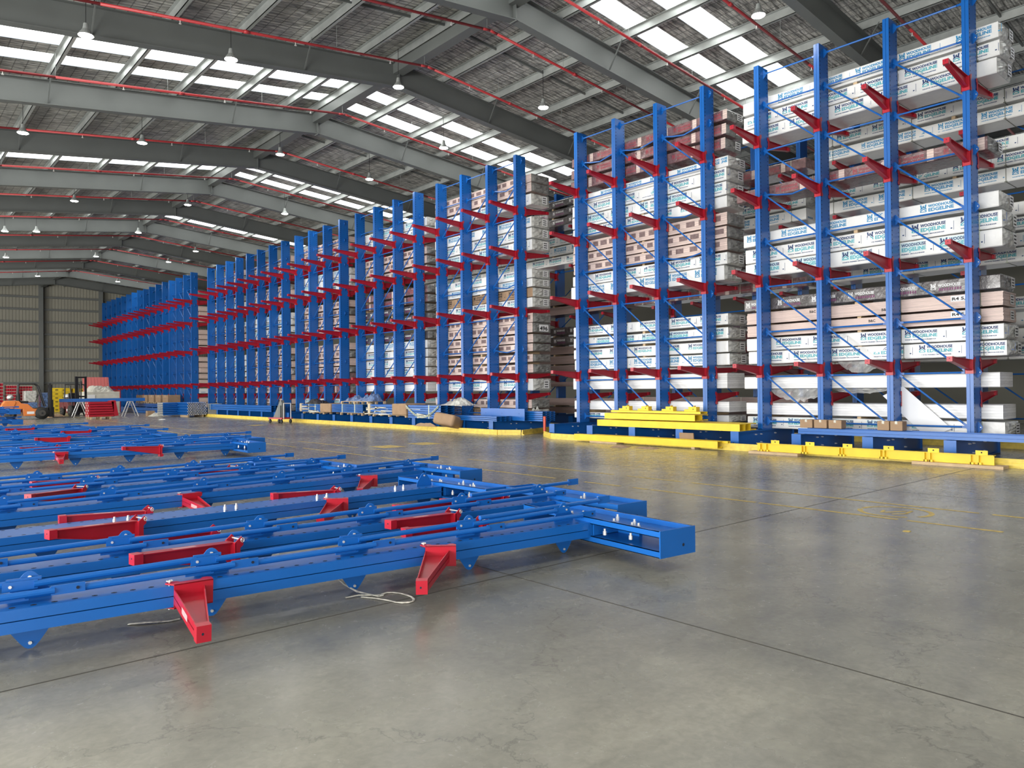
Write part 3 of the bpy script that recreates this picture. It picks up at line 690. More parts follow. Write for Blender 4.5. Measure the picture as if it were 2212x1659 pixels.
# packs ---------------------------------------------------------
XP = 18.0
def st(kind_list): return kind_list
rt_ = 'in the rightmost full rack bay'
GP = 'timber packs stacked on the racks'
def up_(lst, x, yn, L, where, group=GP, detail=2, **k): packs(lst, x, yn, L, where, group, detail=detail, **k)
up_([('white', .44, .745), ('plain', .80, 1.11, .03), ('plain', 1.48, 1.80, .08), ('white', 2.145, 2.475, -.05), ('white', 2.50, 2.825), ('bare', 2.875, 3.16), ('bare', 3.21, 3.505), ('dark', 3.56, 3.87, .05),
     ('white', 4.45, 4.83), ('white', 4.85, 5.22), ('white', 5.30, 5.635, .06), ('maroon', 6.54, 6.83, .25), ('white', 8.12, 8.455, .06), ('white', 8.476, 8.80), ('white', 8.86, 9.19, .02)], XP, 4.86, 6.0, rt_)
up_([('white', .56, .75), ('plain', .84, 1.13), ('plain', 1.50, 1.93, .05), ('white', 2.15, 2.47, -.03), ('white', 2.51, 2.82), ('white', 2.89, 3.20), ('white', 3.27, 3.58),
     ('white', 4.52, 4.93, .1), ('white', 4.95, 5.28), ('pink', 5.34, 5.66), ('pink', 5.69, 6.00), ('pink', 6.05, 6.39), ('white', 6.53, 6.85), ('white', 6.88, 7.24), ('white', 7.28, 7.63), ('white', 7.65, 7.95, -.05),
     ('maroon', 8.16, 8.48, .08), ('maroon', 8.56, 8.86, .04), ('maroon', 8.96, 9.24)], XP, 11.43, 5.9, 'in the bay right of the aisle')
up_([('brown', .46, .80, .1), ('pink', .84, 1.15, .1), ('white', 1.48, 1.90), ('pink', 2.12, 2.42), ('pink', 2.51, 2.78), ('pink', 2.89, 3.16), ('pink', 3.20, 3.50), ('pink', 3.56, 3.90), ('pink', 3.92, 4.25),
     ('white', 4.47, 4.815), ('brown', 4.835, 5.165), ('white', 5.20, 5.50), ('white', 5.52, 5.84), ('white', 6.51, 6.90), ('white', 6.95, 7.31), ('white', 7.35, 7.71), ('white', 8.14, 8.53), ('pink', 8.61, 8.93), ('pink', 8.95, 9.24)], XP, 19.36, 5.9, 'in the bay left of the aisle')
for o in list(COL.objects):
    if o.name.startswith('timber_pack') and abs(o.location.z-3.56) < .01 and 'left of the aisle' in o['label']:
        g_ = text_geo('496', .20, .006); m = MB(); P_ = lambda u, v: (.30+u, -2.962, .06+v)
        poly2d(m, [(-.04, -.02), (.42, -.02), (.42, .22), (-.04, .22)], WHI, lambda u, v: (.30+u, -2.958-.001, .06+v)); put2d(m, shift(g_, 0, .02, .38/width(g_)), BLKI, lambda u, v: (.30+u, -2.962, .06+v))
        for v_ in m.v: pass
        m.v = [(a, b_-.062, c_) for a, b_, c_ in m.v]; m.build('number_sheet', o)
up_([('plain', .5, .85), ('plain', 1.48, 1.86), ('white', 2.12, 2.50), ('white', 2.54, 2.90), ('white', 2.94, 3.28), ('white', 3.32, 3.66), ('dark', 3.72, 4.02), ('dark', 4.48, 4.80), ('dark', 4.88, 5.20), ('maroon', 5.28, 5.60), ('maroon', 5.68, 5.98),
     ('pink', 6.52, 6.84), ('pink', 6.92, 7.24), ('pink', 7.32, 7.62), ('white', 8.13, 8.48), ('white', 8.52, 8.88)], XP, 25.9, 5.6, 'in second bay left of aisle')
def auto(yn, L, where, seed, detail=1, top=9.3, pal=('pink', 'pink', 'pink', 'white', 'pink'), x=XP, levels=(.44, 1.44, 2.12, 4.48, 6.52, 8.10), caps=(1.25, 1.95, 4.1, 6.1, 7.8, 9.25), skip=(), holdup=.3):
    rnd = random.Random(seed); lst = []
    for li, (a, c) in enumerate(zip(levels, caps)):
        if li in skip: continue
        z = a; kd = rnd.choice(pal)
        while z+.3 < c:
            h = rnd.choice([.28, .32, .32, .34]); lst.append((kd, round(z, 2), round(z+h, 2), rnd.uniform(-.08, .12))); z += h+rnd.choice([.04, .06, .08])
            if rnd.random() < .3: kd = rnd.choice(pal)
            if rnd.random() < .08 and z > a+.9: break
    packs(lst, x, yn, L, where, GP, detail=detail)
auto(32.5, 5.4, 'in third bay left of aisle', 3, pal=('pink', 'white', 'pink', 'maroon'))
auto(39.1, 5.4, 'in fourth bay left of aisle', 4)
auto(45.7, 5.4, 'in fifth bay left of aisle', 5)
auto(54.1, 5.4, 'in first bay past the narrow gap', 8, detail=0, levels=(.44, 1.44, 2.12, 4.48, 6.52), caps=(1.25, 1.9, 4.0, 6.0, 7.9), pal=('pink', 'white', 'brownboard'))
# cut-off bay on the right edge
up_([('white', .44, .77), ('plain', .82, 1.14), ('plain', 1.48, 1.8), ('white', 2.14, 2.46), ('white', 2.52, 2.84), ('dark', 2.9, 3.2), ('maroon', 3.3, 3.6), ('maroon', 3.7, 4.0), ('white', 4.5, 4.84), ('white', 4.92, 5.25), ('white', 5.32, 5.64)], XP, -1.6, 5.95, 'in bay cut off at right', detail=1)

# second row behind, loads on its front arms
R2 = 22.4
GR2 = 'blue cantilever rack bays in the second row'
for i, (ys, lb) in enumerate((([-1.6, .05, 1.7, 3.35], 'dark blue rack bay of the second row, behind the right edge'), ([5.0, 6.69, 8.39, 10.0], 'blue rack bay of the second row, behind the right rack bay'), ([11.69, 13.3, 14.95, 16.6], 'blue rack bay of the second row, behind the gap of the right bays'),
                         ([19.0, 20.7, 22.66, 24.3], 'blue rack bay of the second row, behind the cross aisle'), ([26.0, 27.6, 29.2, 30.8], 'blue rack bay of the second row, left of the cross aisle'))):
    rack_bay(ys, lb, GR2, X=R2, rear=False, holes=False, simple_=True, gussets=False, brace=True, diag=-1 if i > 2 else 1)
XP2 = 21.25
lv2 = (.44, 1.44, 2.14, 4.50, 6.50, 8.08)
up_([('white', 2.15, 2.5), ('white', 2.56, 2.9), ('white', 2.98, 3.3), ('white', 3.36, 3.68), ('white', 4.54, 4.88), ('white', 4.92, 5.24), ('white', 5.30, 5.62), ('white', 5.68, 6.0), ('white', 6.54, 6.88), ('white', 6.94, 7.26), ('white', 7.34, 7.66), ('white', 8.10, 8.42), ('white', 8.50, 8.84)], XP2, 3.2, 7.2, 'in second row behind right bay', detail=1)
up_([('brownboard', .5, .8), ('brownboard', .9, 1.2), ('brownboard', 1.6, 1.9), ('white', 2.15, 2.5), ('maroon', 2.6, 2.9), ('maroon', 3.0, 3.3), ('dark', 3.4, 3.7), ('maroon', 4.54, 4.84), ('maroon', 4.9, 5.2), ('dark', 5.3, 5.6), ('white', 5.7, 6.0), ('white', 6.54, 6.88), ('white', 6.94, 7.26), ('maroon', 8.1, 8.4)], XP2, 10.8, 6.6, 'in second row behind middle bay', detail=1)
up_([('brownboard', .55, .80), ('brownboard', .86, 1.15), ('brownboard', 1.62, 1.80), ('brownboard', 2.16, 2.46), ('brownboard', 2.52, 2.84), ('brownboard', 2.92, 3.22), ('dark', 3.28, 3.62), ('dark', 3.68, 4.0), ('brownboard', 4.52, 4.84), ('brownboard', 4.92, 5.24),
     ('white', 6.54, 6.88), ('white', 6.94, 7.28), ('white', 7.34, 7.70), ('dark', 8.12, 8.42), ('dark', 8.50, 8.80), ('dark', 8.88, 9.16)], XP2, 17.9, 7.4, 'in second row through the aisle', detail=1)
auto(25.6, 5.6, 'in second row left of aisle', 21, detail=0, x=XP2, levels=lv2, pal=('white', 'brownboard', 'dark'))
up_([('brownboard', .6, 1.0), ('brownboard', 1.5, 1.9), ('brownboard', 2.3, 2.8), ('brownboard', 4.6, 5.1), ('white', 6.6, 7.0)], XP2, -2.5, 5.4, 'in second row at right edge', detail=0)

# ------------------------------------------------------------------ assembled uprights lying on the floor
LAY = Matrix(((0, 0, -1, 0), (1, 0, 0, 0), (0, -1, 0, 0), (0, 0, 0, 1)))
ME_LUP = mesh_of(upright_mb(8.6, True, pitch=.105), 'upright'); ME_LUPN = mesh_of(upright_mb(8.6, False), 'upright')
ME_LBASE = mesh_of(base_mb(-.86, D+.56), 'base'); LGZ = [.56+1.05*k for k in range(8)]
ME_LG = [mesh_of(gusset_mb(z, .165, (q,)), 'brace_plate') for z in LGZ for q in (-1, 1)]
def lb(k, lower):
    m = MB(); z0, z1 = LGZ[k], LGZ[k+1]
    if not lower: a, b_ = (.215, -.172, z0+.10), (.20, -.158, z1-.02)
    else: a, b_ = (.10, -.125, z0-.12), (.13, -.110, z1+.03)
    m.tube(a, b_, .0205, BLUE, 10)
    for q, s_ in ((a, -1), (b_, 1)):
        q = Vector(q); m.box(q.x-.006, q.x+.006, q.y-.028, q.y+.028, q.z-.02*s_, q.z+.16*s_, BLUE)
        m.tube((q.x-.012, q.y, q.z+.12*s_), (q.x+.012, q.y, q.z+.12*s_), .010, DARK if lower else ZINC, 6)
    return mesh_of(m, 'brace')
ME_LB = [(lb(k, False), lb(k, True)) for k in range(7)]
def last_brace():
    m = MB(); a, b_ = (.215, -.185, LGZ[0]+.3), (.25, -.20, -.28+.2); m.tube((.21, -.20, LGZ[0]+.95), (.30, -.20, .05), .0205, BLUE, 10); m.box(.30, .312, -.235, -.165, -.10, .06, BLUE); return mesh_of(m, 'brace')
ME_LAST = last_brace()
BOLTS = [(.72, .33), (.30, .25), (.36, .34), (.20, .30), (-.06, .14), (-.20, .32), (-.34, .20), (-.44, .33), (-.50, .31)]
FOLD = Matrix.Diagonal((.66, .9, .78, 1)); OUT = Matrix.Diagonal((.60, .92, .80, 1))
def lying(x, y, slope, label, arms=(), braces=True, z=.24, detail=True, near=-.1):
    if y < 15: x, y = x*.978, y*.978
    M0 = T3((x, y, z)) @ Rz(math.atan(slope)) @ LAY
    root = empty('lying_rack_upright', (0, 0, 0), 0, label, 'rack upright', 'blue rack uprights laid out on the floor'); root.matrix_world = M0
    link('upright', ME_LUP if detail else ME_LUPN, root); link('base', ME_LBASE, root)
    if detail:
        for bx, bz in BOLTS: link('bolt', ME_BOLTN, root, T3((bx, -.062, bz)))
        for bx, bz in ((-.13, .37), (-.13, .06), (-.42, .33)): link('bolt', ME_BOLTN, root, T3((bx, .035, bz)))
    for gi, g in enumerate(ME_LG):
        if braces or gi % 2 or gi == 0: link('brace_plate', g, root)
    if braces:
        for a, b_ in ME_LB: link('brace', a, root); link('brace', b_, root)
        link('brace', ME_LAST, root)
    else:
        for k in range(0, 7):
            for dz in (-.06, .06): link('bolt', ME_BOLTN, root, T3((.12, -FWD, LGZ[k]+.45+dz)))
    inv = M0.inverted()
    for ar in arms:
        kind, xr = ar[0], ar[1]*(.978 if y < 15 else 1)      # world x of the arm root
        zl = (x-xr)/math.cos(math.atan(slope)); yy = y+(xr-x)*slope
        if kind == 'out': m_ = T3((0, 0, zl)) @ Ry(R(ar[2] if len(ar) > 2 else 0)) @ Rz(R(-5)) @ OUT
        elif kind == 'far': m_ = T3((D, 0, zl)) @ Rz(PI) @ OUT
        elif kind == 'fold': m_ = inv @ T3((xr, yy-.10, .345)) @ Rz(R(ar[2] if len(ar) > 2 else 3)) @ FOLD
        else: m_ = inv @ T3((xr, yy+D+.11, .33)) @ Rz(R(ar[2] if len(ar) > 2 else -3)) @ FOLD
        a = link('arm', ME_ARM, root, m_)
        if detail: link('pin', ME_PIN, a)
    return root
lying(5.60, 4.74, -.095, 'nearest blue upright lying on the floor, base end furthest right', [('out', 1.53, -1), ('out', 3.40, 32), ('backfold', 4.35, -6)])
lying(6.42, 5.95, -.063, 'second nearest blue upright lying on the floor, with braces on top', [('fold', 2.28, 8), ('fold', 4.42, 6), ('backfold', 2.35, -4), ('backfold', 5.0, -6), ('backfold', 5.6, -8)])
lying(6.16, 7.92, .012, 'blue upright lying on the floor without braces, third from the camera', [('fold', 1.98, 14), ('out', 4.05, 34), ('backfold', 2.25), ('backfold', 4.45)], braces=False)
lying(7.10, 9.74, .05, 'blue upright lying on the floor, fourth from the camera', [('out', -.05), ('out', 2.95, -4), ('out', 5.5, 34)])
lying(6.12, 11.1, .02, 'blue upright lying on the floor, fifth from the camera', [('fold', 2.1, 38), ('backfold', 4.6)])
lying(5.66, 12.15, .0, 'blue upright lying on the floor, sixth from the camera, its base touching the fifth', [('fold', 4.5, 26), ('fold', 2.5, 10)])
lying(7.12, 17.72, -.02, 'blue upright lying on the floor, front one of the far cluster', [('fold', 5.0, 2), ('out', 3.0)])
lying(7.80, 19.4, -.01, 'blue upright lying on the floor, second in the far cluster', [('out', 6.1), ('fold', 3.3, 12)], detail=False)
lying(6.80, 23.2, .0, 'blue upright lying on the floor, third in the far cluster', [('fold', 4.2, 3)], detail=False)
lying(7.20, 26.6, .0, 'blue upright lying on the floor, fourth in the far cluster', [('fold', 5.4, 3)], detail=False)
lying(6.10, 30.2, .01, 'blue upright lying on the floor, last in the far cluster', [('fold', 4.4, 3)], detail=False)
lying(3.95, 34.2, .0, 'blue upright end cut off at the left edge, small', [], detail=False, braces=False)
for i in range(2): lying(5.55-.1*i, 41.2, .0, ['lower blue upright of the two stacked at the far left edge', 'upper blue upright of the two stacked at the far left edge'][i], [], detail=False, z=.24+.48*i)

# ------------------------------------------------------------------ floor guide rails
def rail(pts, label):
    m = MB(); prof = [(0, 0), (0, .085), (.012, .10), (.012, .165), (.03, .172), (.05, .165), (.05, .03), (.10, .02), (.10, 0)]
    for (a, b_) in zip(pts, pts[1:]):
        a, b_ = Vector((*a, 0)), Vector((*b_, 0)); d = (b_-a).normalized(); n_ = Vector((-d.y, d.x, 0))
        if n_.x < 0: n_ = -n_
        n = len(prof); n_seg = max(1, int((b_-a).length/6)); vs = []
        for q in (a, b_): vs += [tuple(q+n_*p+Vector((0, 0, z))) for p, z in prof]
        m.add(vs, [tuple(range(n)), tuple(range(2*n-1, n-1, -1))]+[(i, i+n, (i+1) % n+n, (i+1) % n) for i in range(n)], YELW)
    o = m.build('guide_rail'); tag(o, label, 'floor rail', 'yellow floor rails in front of the racks'); return o
rail([(15.86, -2), (15.86, 16.3)], 'yellow floor rail in front of the racks right of the cross aisle')
rail([(15.86, 16.31), (16.55, 17.35)], 'short angled yellow rail end at the right side of the cross aisle')
rail([(16.05, 19.08), (16.05, 48.3)], 'long yellow floor rail in front of the racks left of the cross aisle')
rail([(16.06, 19.05), (16.50, 18.38)], 'short angled yellow rail at the corner left of the cross aisle')
rail([(16.52, 18.37), (19.3, 19.42)], 'yellow rail along the cross aisle end of the left racks')
rail([(19.6, 19.0), (21.0, 18.9)], 'dull yellow rail piece deep in the cross aisle')
rail([(20.6, -2), (20.6, 17)], 'yellow rail behind the right racks, seen under the blue beam')
rail([(20.6, 19.6), (20.6, 32)], 'yellow rail behind the racks left of the aisle')
# bollard
m = MB(); m.tube((0, 0, .05), (0, 0, .62), .045, simple('orange_red_plastic', (.75, .10, .05), .45), 12); o = m.build('bollard_post'); o.location = (17.0, 17.75, 0)
tag(o, 'small orange-red bollard post at the cross aisle corner', 'bollard'); m = MB(); m.tube((0, 0, 0), (0, 0, .05), .06, BLACK, 10); m.build('bollard_foot', o)

# ------------------------------------------------------------------ yellow beams
def chan(mb, x0, x1, y0, y1, z0, z1, m_, t=.012):
    """channel along y: back plate toward -x, flanges toward +x"""
    mb.box(x0, x0+t, y0, y1, z0, z1, m_); mb.box(x0+t, x1, y0, y1, z0, z0+t, m_); mb.box(x0+t, x1, y0, y1, z1-t, z1, m_); mb.box(x1-.03, x1, y0, y1, z0+t, z0+.03, m_)
def ybeam(loc, L, W_, H_, label, rz=0, group=None, lipped=True):
    m = MB(); chan(m, 0, W_, -L/2, L/2, 0, H_, YEL); o = m.build('yellow_beam'); o.location = loc; o.rotation_euler = (0, 0, rz); tag(o, label, 'beam', group or 'yellow beams stored beside the racks')
    w_ = MB(); w_.box(W_-.012, W_, -L/2, L/2, H_-.03, H_-.012, YEL); w_.build('lip', o); return o
GYB = 'yellow beams stored beside the racks'
ybeam((15.62, 12.66, .045), 4.82, .2, .17, 'yellow beam lying lowest on timber blocks in front of the right racks')
ybeam((15.83, 12.3, .045+.12), 4.4, .12, .05, 'thin yellow strip on the rail behind the lowest yellow beam')
for k, nm in enumerate(('front', 'middle', 'rear')): ybeam((16.30+.30*k, 12.42+.03*k, .435), 4.72, .27, .18, f'long yellow beam, {nm} one in the bottom row of the stack on the blue bases')
for k, nm in enumerate(('front', 'rear')): ybeam((16.45+.33*k, 13.05, .645), 3.15, .28, .165, f'shorter yellow beam, {nm} one in the second layer of the stack')
ybeam((16.6, 12.95, .83), 3.1, .32, .06, 'flat yellow plate beam on top of the yellow stack')
for k in range(4):
    m = MB(); m.box(0, .16, 0, .25, 0, .12, YEL); m.box(.02, .14, .25, .40, 0, .05, YEL); m.tube((-.002, .10, .06), (.001, .10, .06), .015, DARK, 8); m.box(.03, .13, .10, .112, .12, .15, YEL)
    o = m.build('yellow_bracket'); o.location = (16.7, [13.9, 13.2, 12.35, 11.6][k], .893); tag(o, f"small yellow bracket on top of the yellow stack, {['leftmost', 'second from left', 'third from left', 'rightmost'][k]}", 'bracket', 'yellow brackets on the beam stack')
def lugbeam():
    root = empty('yellow_rail_beam', (15.50, 0, .06), 0, 'yellow rail beam with upright lugs lying on timber at the right', 'beam', GYB)
    m = MB(); y0, y1 = 4.38, 9.15; m.box(.06, .075, y0, y1, 0, .18, YEL); m.box(.075, .16, y0, y1, 0, .014, YEL); m.box(.075, .16, y0, y1, .166, .18, YEL); m.box(.02, .06, y0, y1, 0.17, .18, YEL); m.build('rail_web', root)
    for q in (8.70, 7.88, 7.06, 6.23, 5.40, 4.58):
        g = MB(); g.box(.05, .062, q-.10, q+.10, .175, .26, YEL); g.tube((.046, q, .222), (.051, q, .222), .014, DARK, 8); g.build('lug', root)
    for q in (9.05, 8.90, 8.05, 7.98, 7.22, 7.15, 6.38, 6.30, 5.55, 5.45, 4.75, 4.62):
        g = MB(); g.box(0, .06, q-.008, q+.008, 0, .172, YEL); g.box(0, .015, q-.05, q+.01, 0, .04, YEL); g.build('stiffener', root)
lugbeam()
def timber(x0, x1, y0, y1, z0, z1, label):
    m = MB(); m.box(-(x1-x0)/2, (x1-x0)/2, -(y1-y0)/2, (y1-y0)/2, 0, z1-z0, TIMBER); o = bevel(m.build('timber_block')); o.location = ((x0+x1)/2, (y0+y1)/2, z0); tag(o, label, 'timber', 'timber blocks under the yellow beams')
timber(15.42, 15.75, 4.2, 5.75, 0, .058, 'timber block under the right end of the lugged yellow beam')
timber(15.42, 15.7, 8.1, 9.3, 0, .058, 'timber block under the left end of the lugged yellow beam')
timber(15.6, 15.84, 10.9, 11.0, 0, .043, 'small timber chock under the right end of the lowest yellow beam')
timber(15.55, 15.84, 13.4, 14.4, 0, .043, 'flat timber piece under the left end of the lowest yellow beam')
# torn cardboard on the floor, cardboard bits
def crumple(name, loc, sx, sy, h, mat, label, cat, seed, rz=0, n=10, group=None):
    rnd = random.Random(seed); m = MB(); n = max(n, 14)
    g = [[rnd.random() for k in range(n+1)] for i in range(n+1)]
    for _ in range(2): g = [[sum(g[max(0, min(n, i+a))][max(0, min(n, k+b_))] for a in (-1, 0, 1) for b_ in (-1, 0, 1))/9 for k in range(n+1)] for i in range(n+1)]
    lo = min(map(min, g)); hi = max(map(max, g)); vs = []
    for i in range(n+1):
        for k in range(n+1):
            u, v = i/n-.5, k/n-.5; env = (1-(2*abs(u))**3)*(1-(2*abs(v))**3); e = 1-.08*rnd.random()
            vs.append((sx*u*e, sy*v*e, .003+h*env*(.25+.75*(g[i][k]-lo)/(hi-lo)) + h*.10*rnd.random()*env))
    m.add(vs, [(i*(n+1)+k, (i+1)*(n+1)+k, (i+1)*(n+1)+k+1, i*(n+1)+k+1) for i in range(n) for k in range(n)], mat)
    o = m.build(name); o.location = loc; o.rotation_euler = (0, 0, rz); sl = o.modifiers.new('s', 'SOLIDIFY'); sl.thickness = .003; tag(o, label, cat, group); return o
crumple('cardboard_scrap', (14.9, 12.7, 0), .45, .5, .06, KRAFT, 'torn brown cardboard scrap on the floor before the yellow beams', 'cardboard', 3, .4, 6)
crumple('cardboard_scrap', (15.0, 11.9, 0), .22, .7, .035, KRAFT, 'narrow curled cardboard strip right of the torn scrap', 'cardboard', 4, .1, 6)
m = MB(); m.box(0, .03, -.22, .22, 0, .34, KRAFT); o = m.build('cardboard_sheet'); o.location = (16.2, 11.55, .01); o.rotation_euler = (0, R(-6), 0); tag(o, 'brown cardboard sheet standing between the blue bases', 'cardboard')

# blue beam lying across the bases of the right bay, boxes on it, leaning sheets
root = empty('blue_beam', (16.32, 4.0, .437), 0, 'long blue rack upright lying across the right bases', 'beam')
m = MB()
for s in (0, 1): m.box(0, .012, -5, 4.55, .006+s*.068, .066+s*.068, BLUE); m.box(.012, .46, -5, 4.55, .056+s*.012, .062+s*.012, BLUE)
m.box(.448, .46, -5, 4.55, 0, .135, BLUE); m.build('web', root)
def carton(loc, sx, sy, sz, label, group, rz=0, film=True):
    m = MB(); m.box(-sx/2, sx/2, -sy/2, sy/2, 0, sz, KRAFT); o = bevel(m.build('carton'), .012, 2); o.location = loc; o.rotation_euler = (0, 0, rz); tag(o, label, 'carton', group)
    t = MB(); t.box(-sx/2-.001, sx/2+.001, -.025, .025, sz, sz+.002, BAGP); t.box(-sx/2-.002, -sx/2, -.025, .025, sz*.7, sz, BAGP); t.build('tape', o)
    return o
for k in range(3): carton((16.62, 8.45-.34*k, .575), .24, .30, .19, f"small brown carton on the blue beam, {['left', 'middle', 'right'][k]} of the row of three", 'cartons on the blue beam')
for k in range(2): carton((16.62, 6.72-.27*k, .575), .24, .25, .20, f"small brown carton on the blue beam, {['left', 'right'][k]} of the pair", 'cartons on the blue beam')
def sheet(pts, label):
    m = MB(); m.prism(pts, 'x', 0, .006, simple('white_sheet', (.82, .83, .85), .45)); o = m.build('white_sheet'); o.location = (17.93, 0, .0); o.rotation_euler = (0, R(0), 0); tag(o, label, 'sheet'); return o
sheet([(7.30, 1.30), (6.85, 1.52), (5.85, .58), (6.10, .46), (6.5, .50)], 'large white triangular sheet leaning behind the third upright')
FT = simple('sheer_film', (.75, .75, .73), .15, noise=.2, nscale=6, bump=1, bscale=7, coat=.5)
_nt = FT.node_tree; _b = _nt.nodes['Principled BSDF']; _b.inputs['Alpha'].default_value = .45
def drape(x, y0, y1, ztop, drop, label, seed):
    rnd = random.Random(seed); m = MB(); n = 16; vs = []
    for i in range(n+1):
        t = i/n; low = drop*math.sin(PI*t)**.6*rnd.uniform(.8, 1.1)
        for k in range(5): vs.append((x+rnd.uniform(-.03, .03), y0+(y1-y0)*t, ztop-low*k/4))
    m.add(vs, [(i*5+k, i*5+5+k, i*5+6+k, i*5+k+1) for i in range(n) for k in range(4)], FT); o = m.build('loose_film'); tag(o, label, 'plastic film', 'loose film hanging from white bundles')
drape(18.05, 8.75, 10.2, 1.47, .34, 'sheer plastic film hanging below the white bundle at the left bay of the right racks', 1)
drape(18.05, 7.1, 8.55, 1.47, .12, 'sagging plastic film under the white bundle behind the third upright', 2)
drape(18.05, 7.3, 8.4, 2.13, .28, 'loose torn film hanging under the printed pack, middle of the right bay', 3)
# bundles on the bases left of the aisle -----------------------------------------------------------
def bundle(y0, y1, x0, x1, z0, z1, n, label, wraps=(), film=0, card=None, mat=BLUE, pallet=True):
    root = empty('beam_bundle', ((x0+x1)/2, (y0+y1)/2, z0), 0, label, 'bundle', 'bundles of blue parts stored on the rack bases')
    L = y1-y0; W_ = x1-x0; Hh = (z1-z0)/n
    for i in range(n):
        m = MB()
        for k in range(3):
            xa = -W_/2+k*W_/3; chan(m, xa, xa+W_/3-.01, -L/2, L/2, i*Hh+.004, (i+1)*Hh-.012, mat, .008)
        m.build('beam', root)
    for f_ in wraps:
        m = MB(); y = -L/2+L*f_; m.box(-W_/2-.006, W_/2+.006, y-.03, y+.03, -.004, n*Hh+.006, STRAPW); m.build('strap', root)
    if film:
        for i in range(film):
            m = MB(); y = -L/2+L*random.random()*.8; z = random.random()*Hh*n*.7; m.add([(-W_/2-.012, y, z), (-W_/2-.012, y+L*.45, z+random.uniform(-.2, .2)*Hh*n), (-W_/2-.012, y+L*.45, z+.04), (-W_/2-.012, y, z+.02)], [(0, 1, 2, 3)], BAGP); m.build('film_band', root)
    if card:
        a, b_ = card; m = MB(); m.box(-W_/2-.05, W_/2+.03, a-(y0+y1)/2, b_-(y0+y1)/2, 0, n*Hh+.04, KRAFT); bevel(m.build('cardboard_wrap', root), .04, 2)
        m = MB(); m.box(-W_/2-.03, -W_/2+.1, -L/2+L*.93, L/2+.06, 0, n*Hh+.03, simple('pale_foam', (.60, .52, .38), .8)); bevel(m.build('foam_corner', root), .03, 2)
    return root
def pallet(x, y, z, sx, sy, h, label, mat=TIMBER):
    root = empty('pallet', (x, y, z), 0, label, 'pallet', 'timber pallets among the stored parts')
    m = MB()
    for k in range(6): m.box(-sx/2, sx/2, -sy/2+k*sy/6, -sy/2+k*sy/6+sy/6-.03, h-.022, h, mat)
    m.build('deck', root)
    for sxx in (-sx/2, -.045, sx/2-.09):
        for k in (-1, 0, 1):
            b_ = MB(); b_.box(sxx, sxx+.09, k*(sy/2-.05)-.05, k*(sy/2-.05)+.05, 0, h-.022, mat); b_.build('block', root)
    return root
pallet(16.75, 33.2, .432, .8, 2.2, .09, 'timber pallet under the film-wrapped blue bundle with black bag')
bundle(32.2, 34.45, 16.3, 17.15, .53, .90, 5, 'film-wrapped blue bundle with a black bag on top', (.3, .6), 9, (31.25, 32.3))
crumple('black_bag', (16.75, 33.5, .91), .7, 1.5, .28, BLACK, 'crumpled black bag on the leftmost wrapped bundle', 'bag', 9, 0, 12)
pallet(16.8, 29.6, .432, .8, 2.0, .12, 'timber pallet under the bright blue beam bundle')
bundle(28.3, 31.1, 16.25, 17.15, .56, .93, 7, 'bright blue beam bundle strapped twice, under the pallet of bags', (.25, .65), 0)
pallet(16.75, 29.15, .94, .9, 2.4, .12, 'timber pallet on the bright blue bundle, carrying film bags')
FB = simple('blue_in_film', (0.10, 0.17, 0.34), .25, noise=.6, nscale=8, bump=1, bscale=8, coat=.6)
for k, (yy_, hh) in enumerate(((30.15, .20), (29.6, .23), (29.1, .19), (28.6, .28), (28.15, .32))):
    crumple('film_bag', (16.75, yy_, 1.06), 0.6, .62, hh*1.25, FB, f"film bag of blue fittings, {['leftmost', 'second', 'third', 'fourth', 'rightmost'][k]} on the upper pallet", 'bag', 20+k, 0, 9, 'film bags on the upper pallet')
pallet(16.8, 26.4, .432, .85, 2.6, .09, 'timber pallet under the streaky wrapped blue bundle')
bundle(25.85, 27.8, 16.25, 17.15, .53, .95, 4, 'streaky film-wrapped blue bundle with a brown cardboard end', (), 14, (24.85, 25.9))
bundle(22.5, 24.7, 16.2, 17.15, .44, .95, 6, 'blue bundle bound by a sagging white strap', (.35,), 4)
m = MB(); pts = [(16.17, 24.8-2.2*t, .93-.42*math.sin(PI*t)) for t in [i/14 for i in range(15)]]; m.path(pts, .018, STRAPW, 5); m.path([(p[0], p[1], p[2]-.05) for p in pts], .014, STRAPW, 5)
tag(m.build('sagging_strap', smooth=True), 'white strap sagging across the front of the blue bundle', 'strap')
m = MB(); m.box(-.35, .35, -.45, .45, 0, .42, KRAFT); o = bevel(m.build('cardboard_box'), .10, 3); o.location = (15.78, 21.55, .22); o.rotation_euler = (R(8), R(14), R(20)); tag(o, 'crumpled brown cardboard box hanging at the bundle end', 'box')
crumple('cardboard_strip', (16.0, 23.2, .16), .15, 1.3, .15, KRAFT, 'bent brown cardboard strip hanging under the strapped bundle', 'cardboard', 33, .1, 6)
crumple('plastic_film', (16.6, 21.9, .95), .8, 1.5, .30, FILM, 'crumpled clear plastic on the strapped bundle', 'plastic', 34, 0, 14)
bundle(19.15, 21.5, 16.1, 16.75, .44, .62, 3, 'low stack of three bright blue channels at the rack end')
m = MB(); m.box(0, .012, -1.18, 1.18, 0, .42, BLUE); m.box(0, .10, -1.18, 1.18, 0, .01, BLUE)
for k in (-.9, 0, .9):
    for z_ in (.12, .25): m.tube((-.002, k, z_), (.001, k, z_), .012, DARK, 6)
o = m.build('blue_plate'); o.location = (16.85, 19.75, .44); tag(o, 'upright bright blue plate standing behind the low blue channels', 'plate')
bundle(17.95, 19.2, 17.1, 17.7, .44, .78, 5, 'dark blue channel stack with open ends at the rack corner')
# wrapped remnants on the rear base at the aisle
crumple('plastic_film', (17.95, 19.15, .46), .5, .35, .55, FILM, 'clear plastic draped at the end of the aisle bundle', 'plastic', 41, 0, 12)
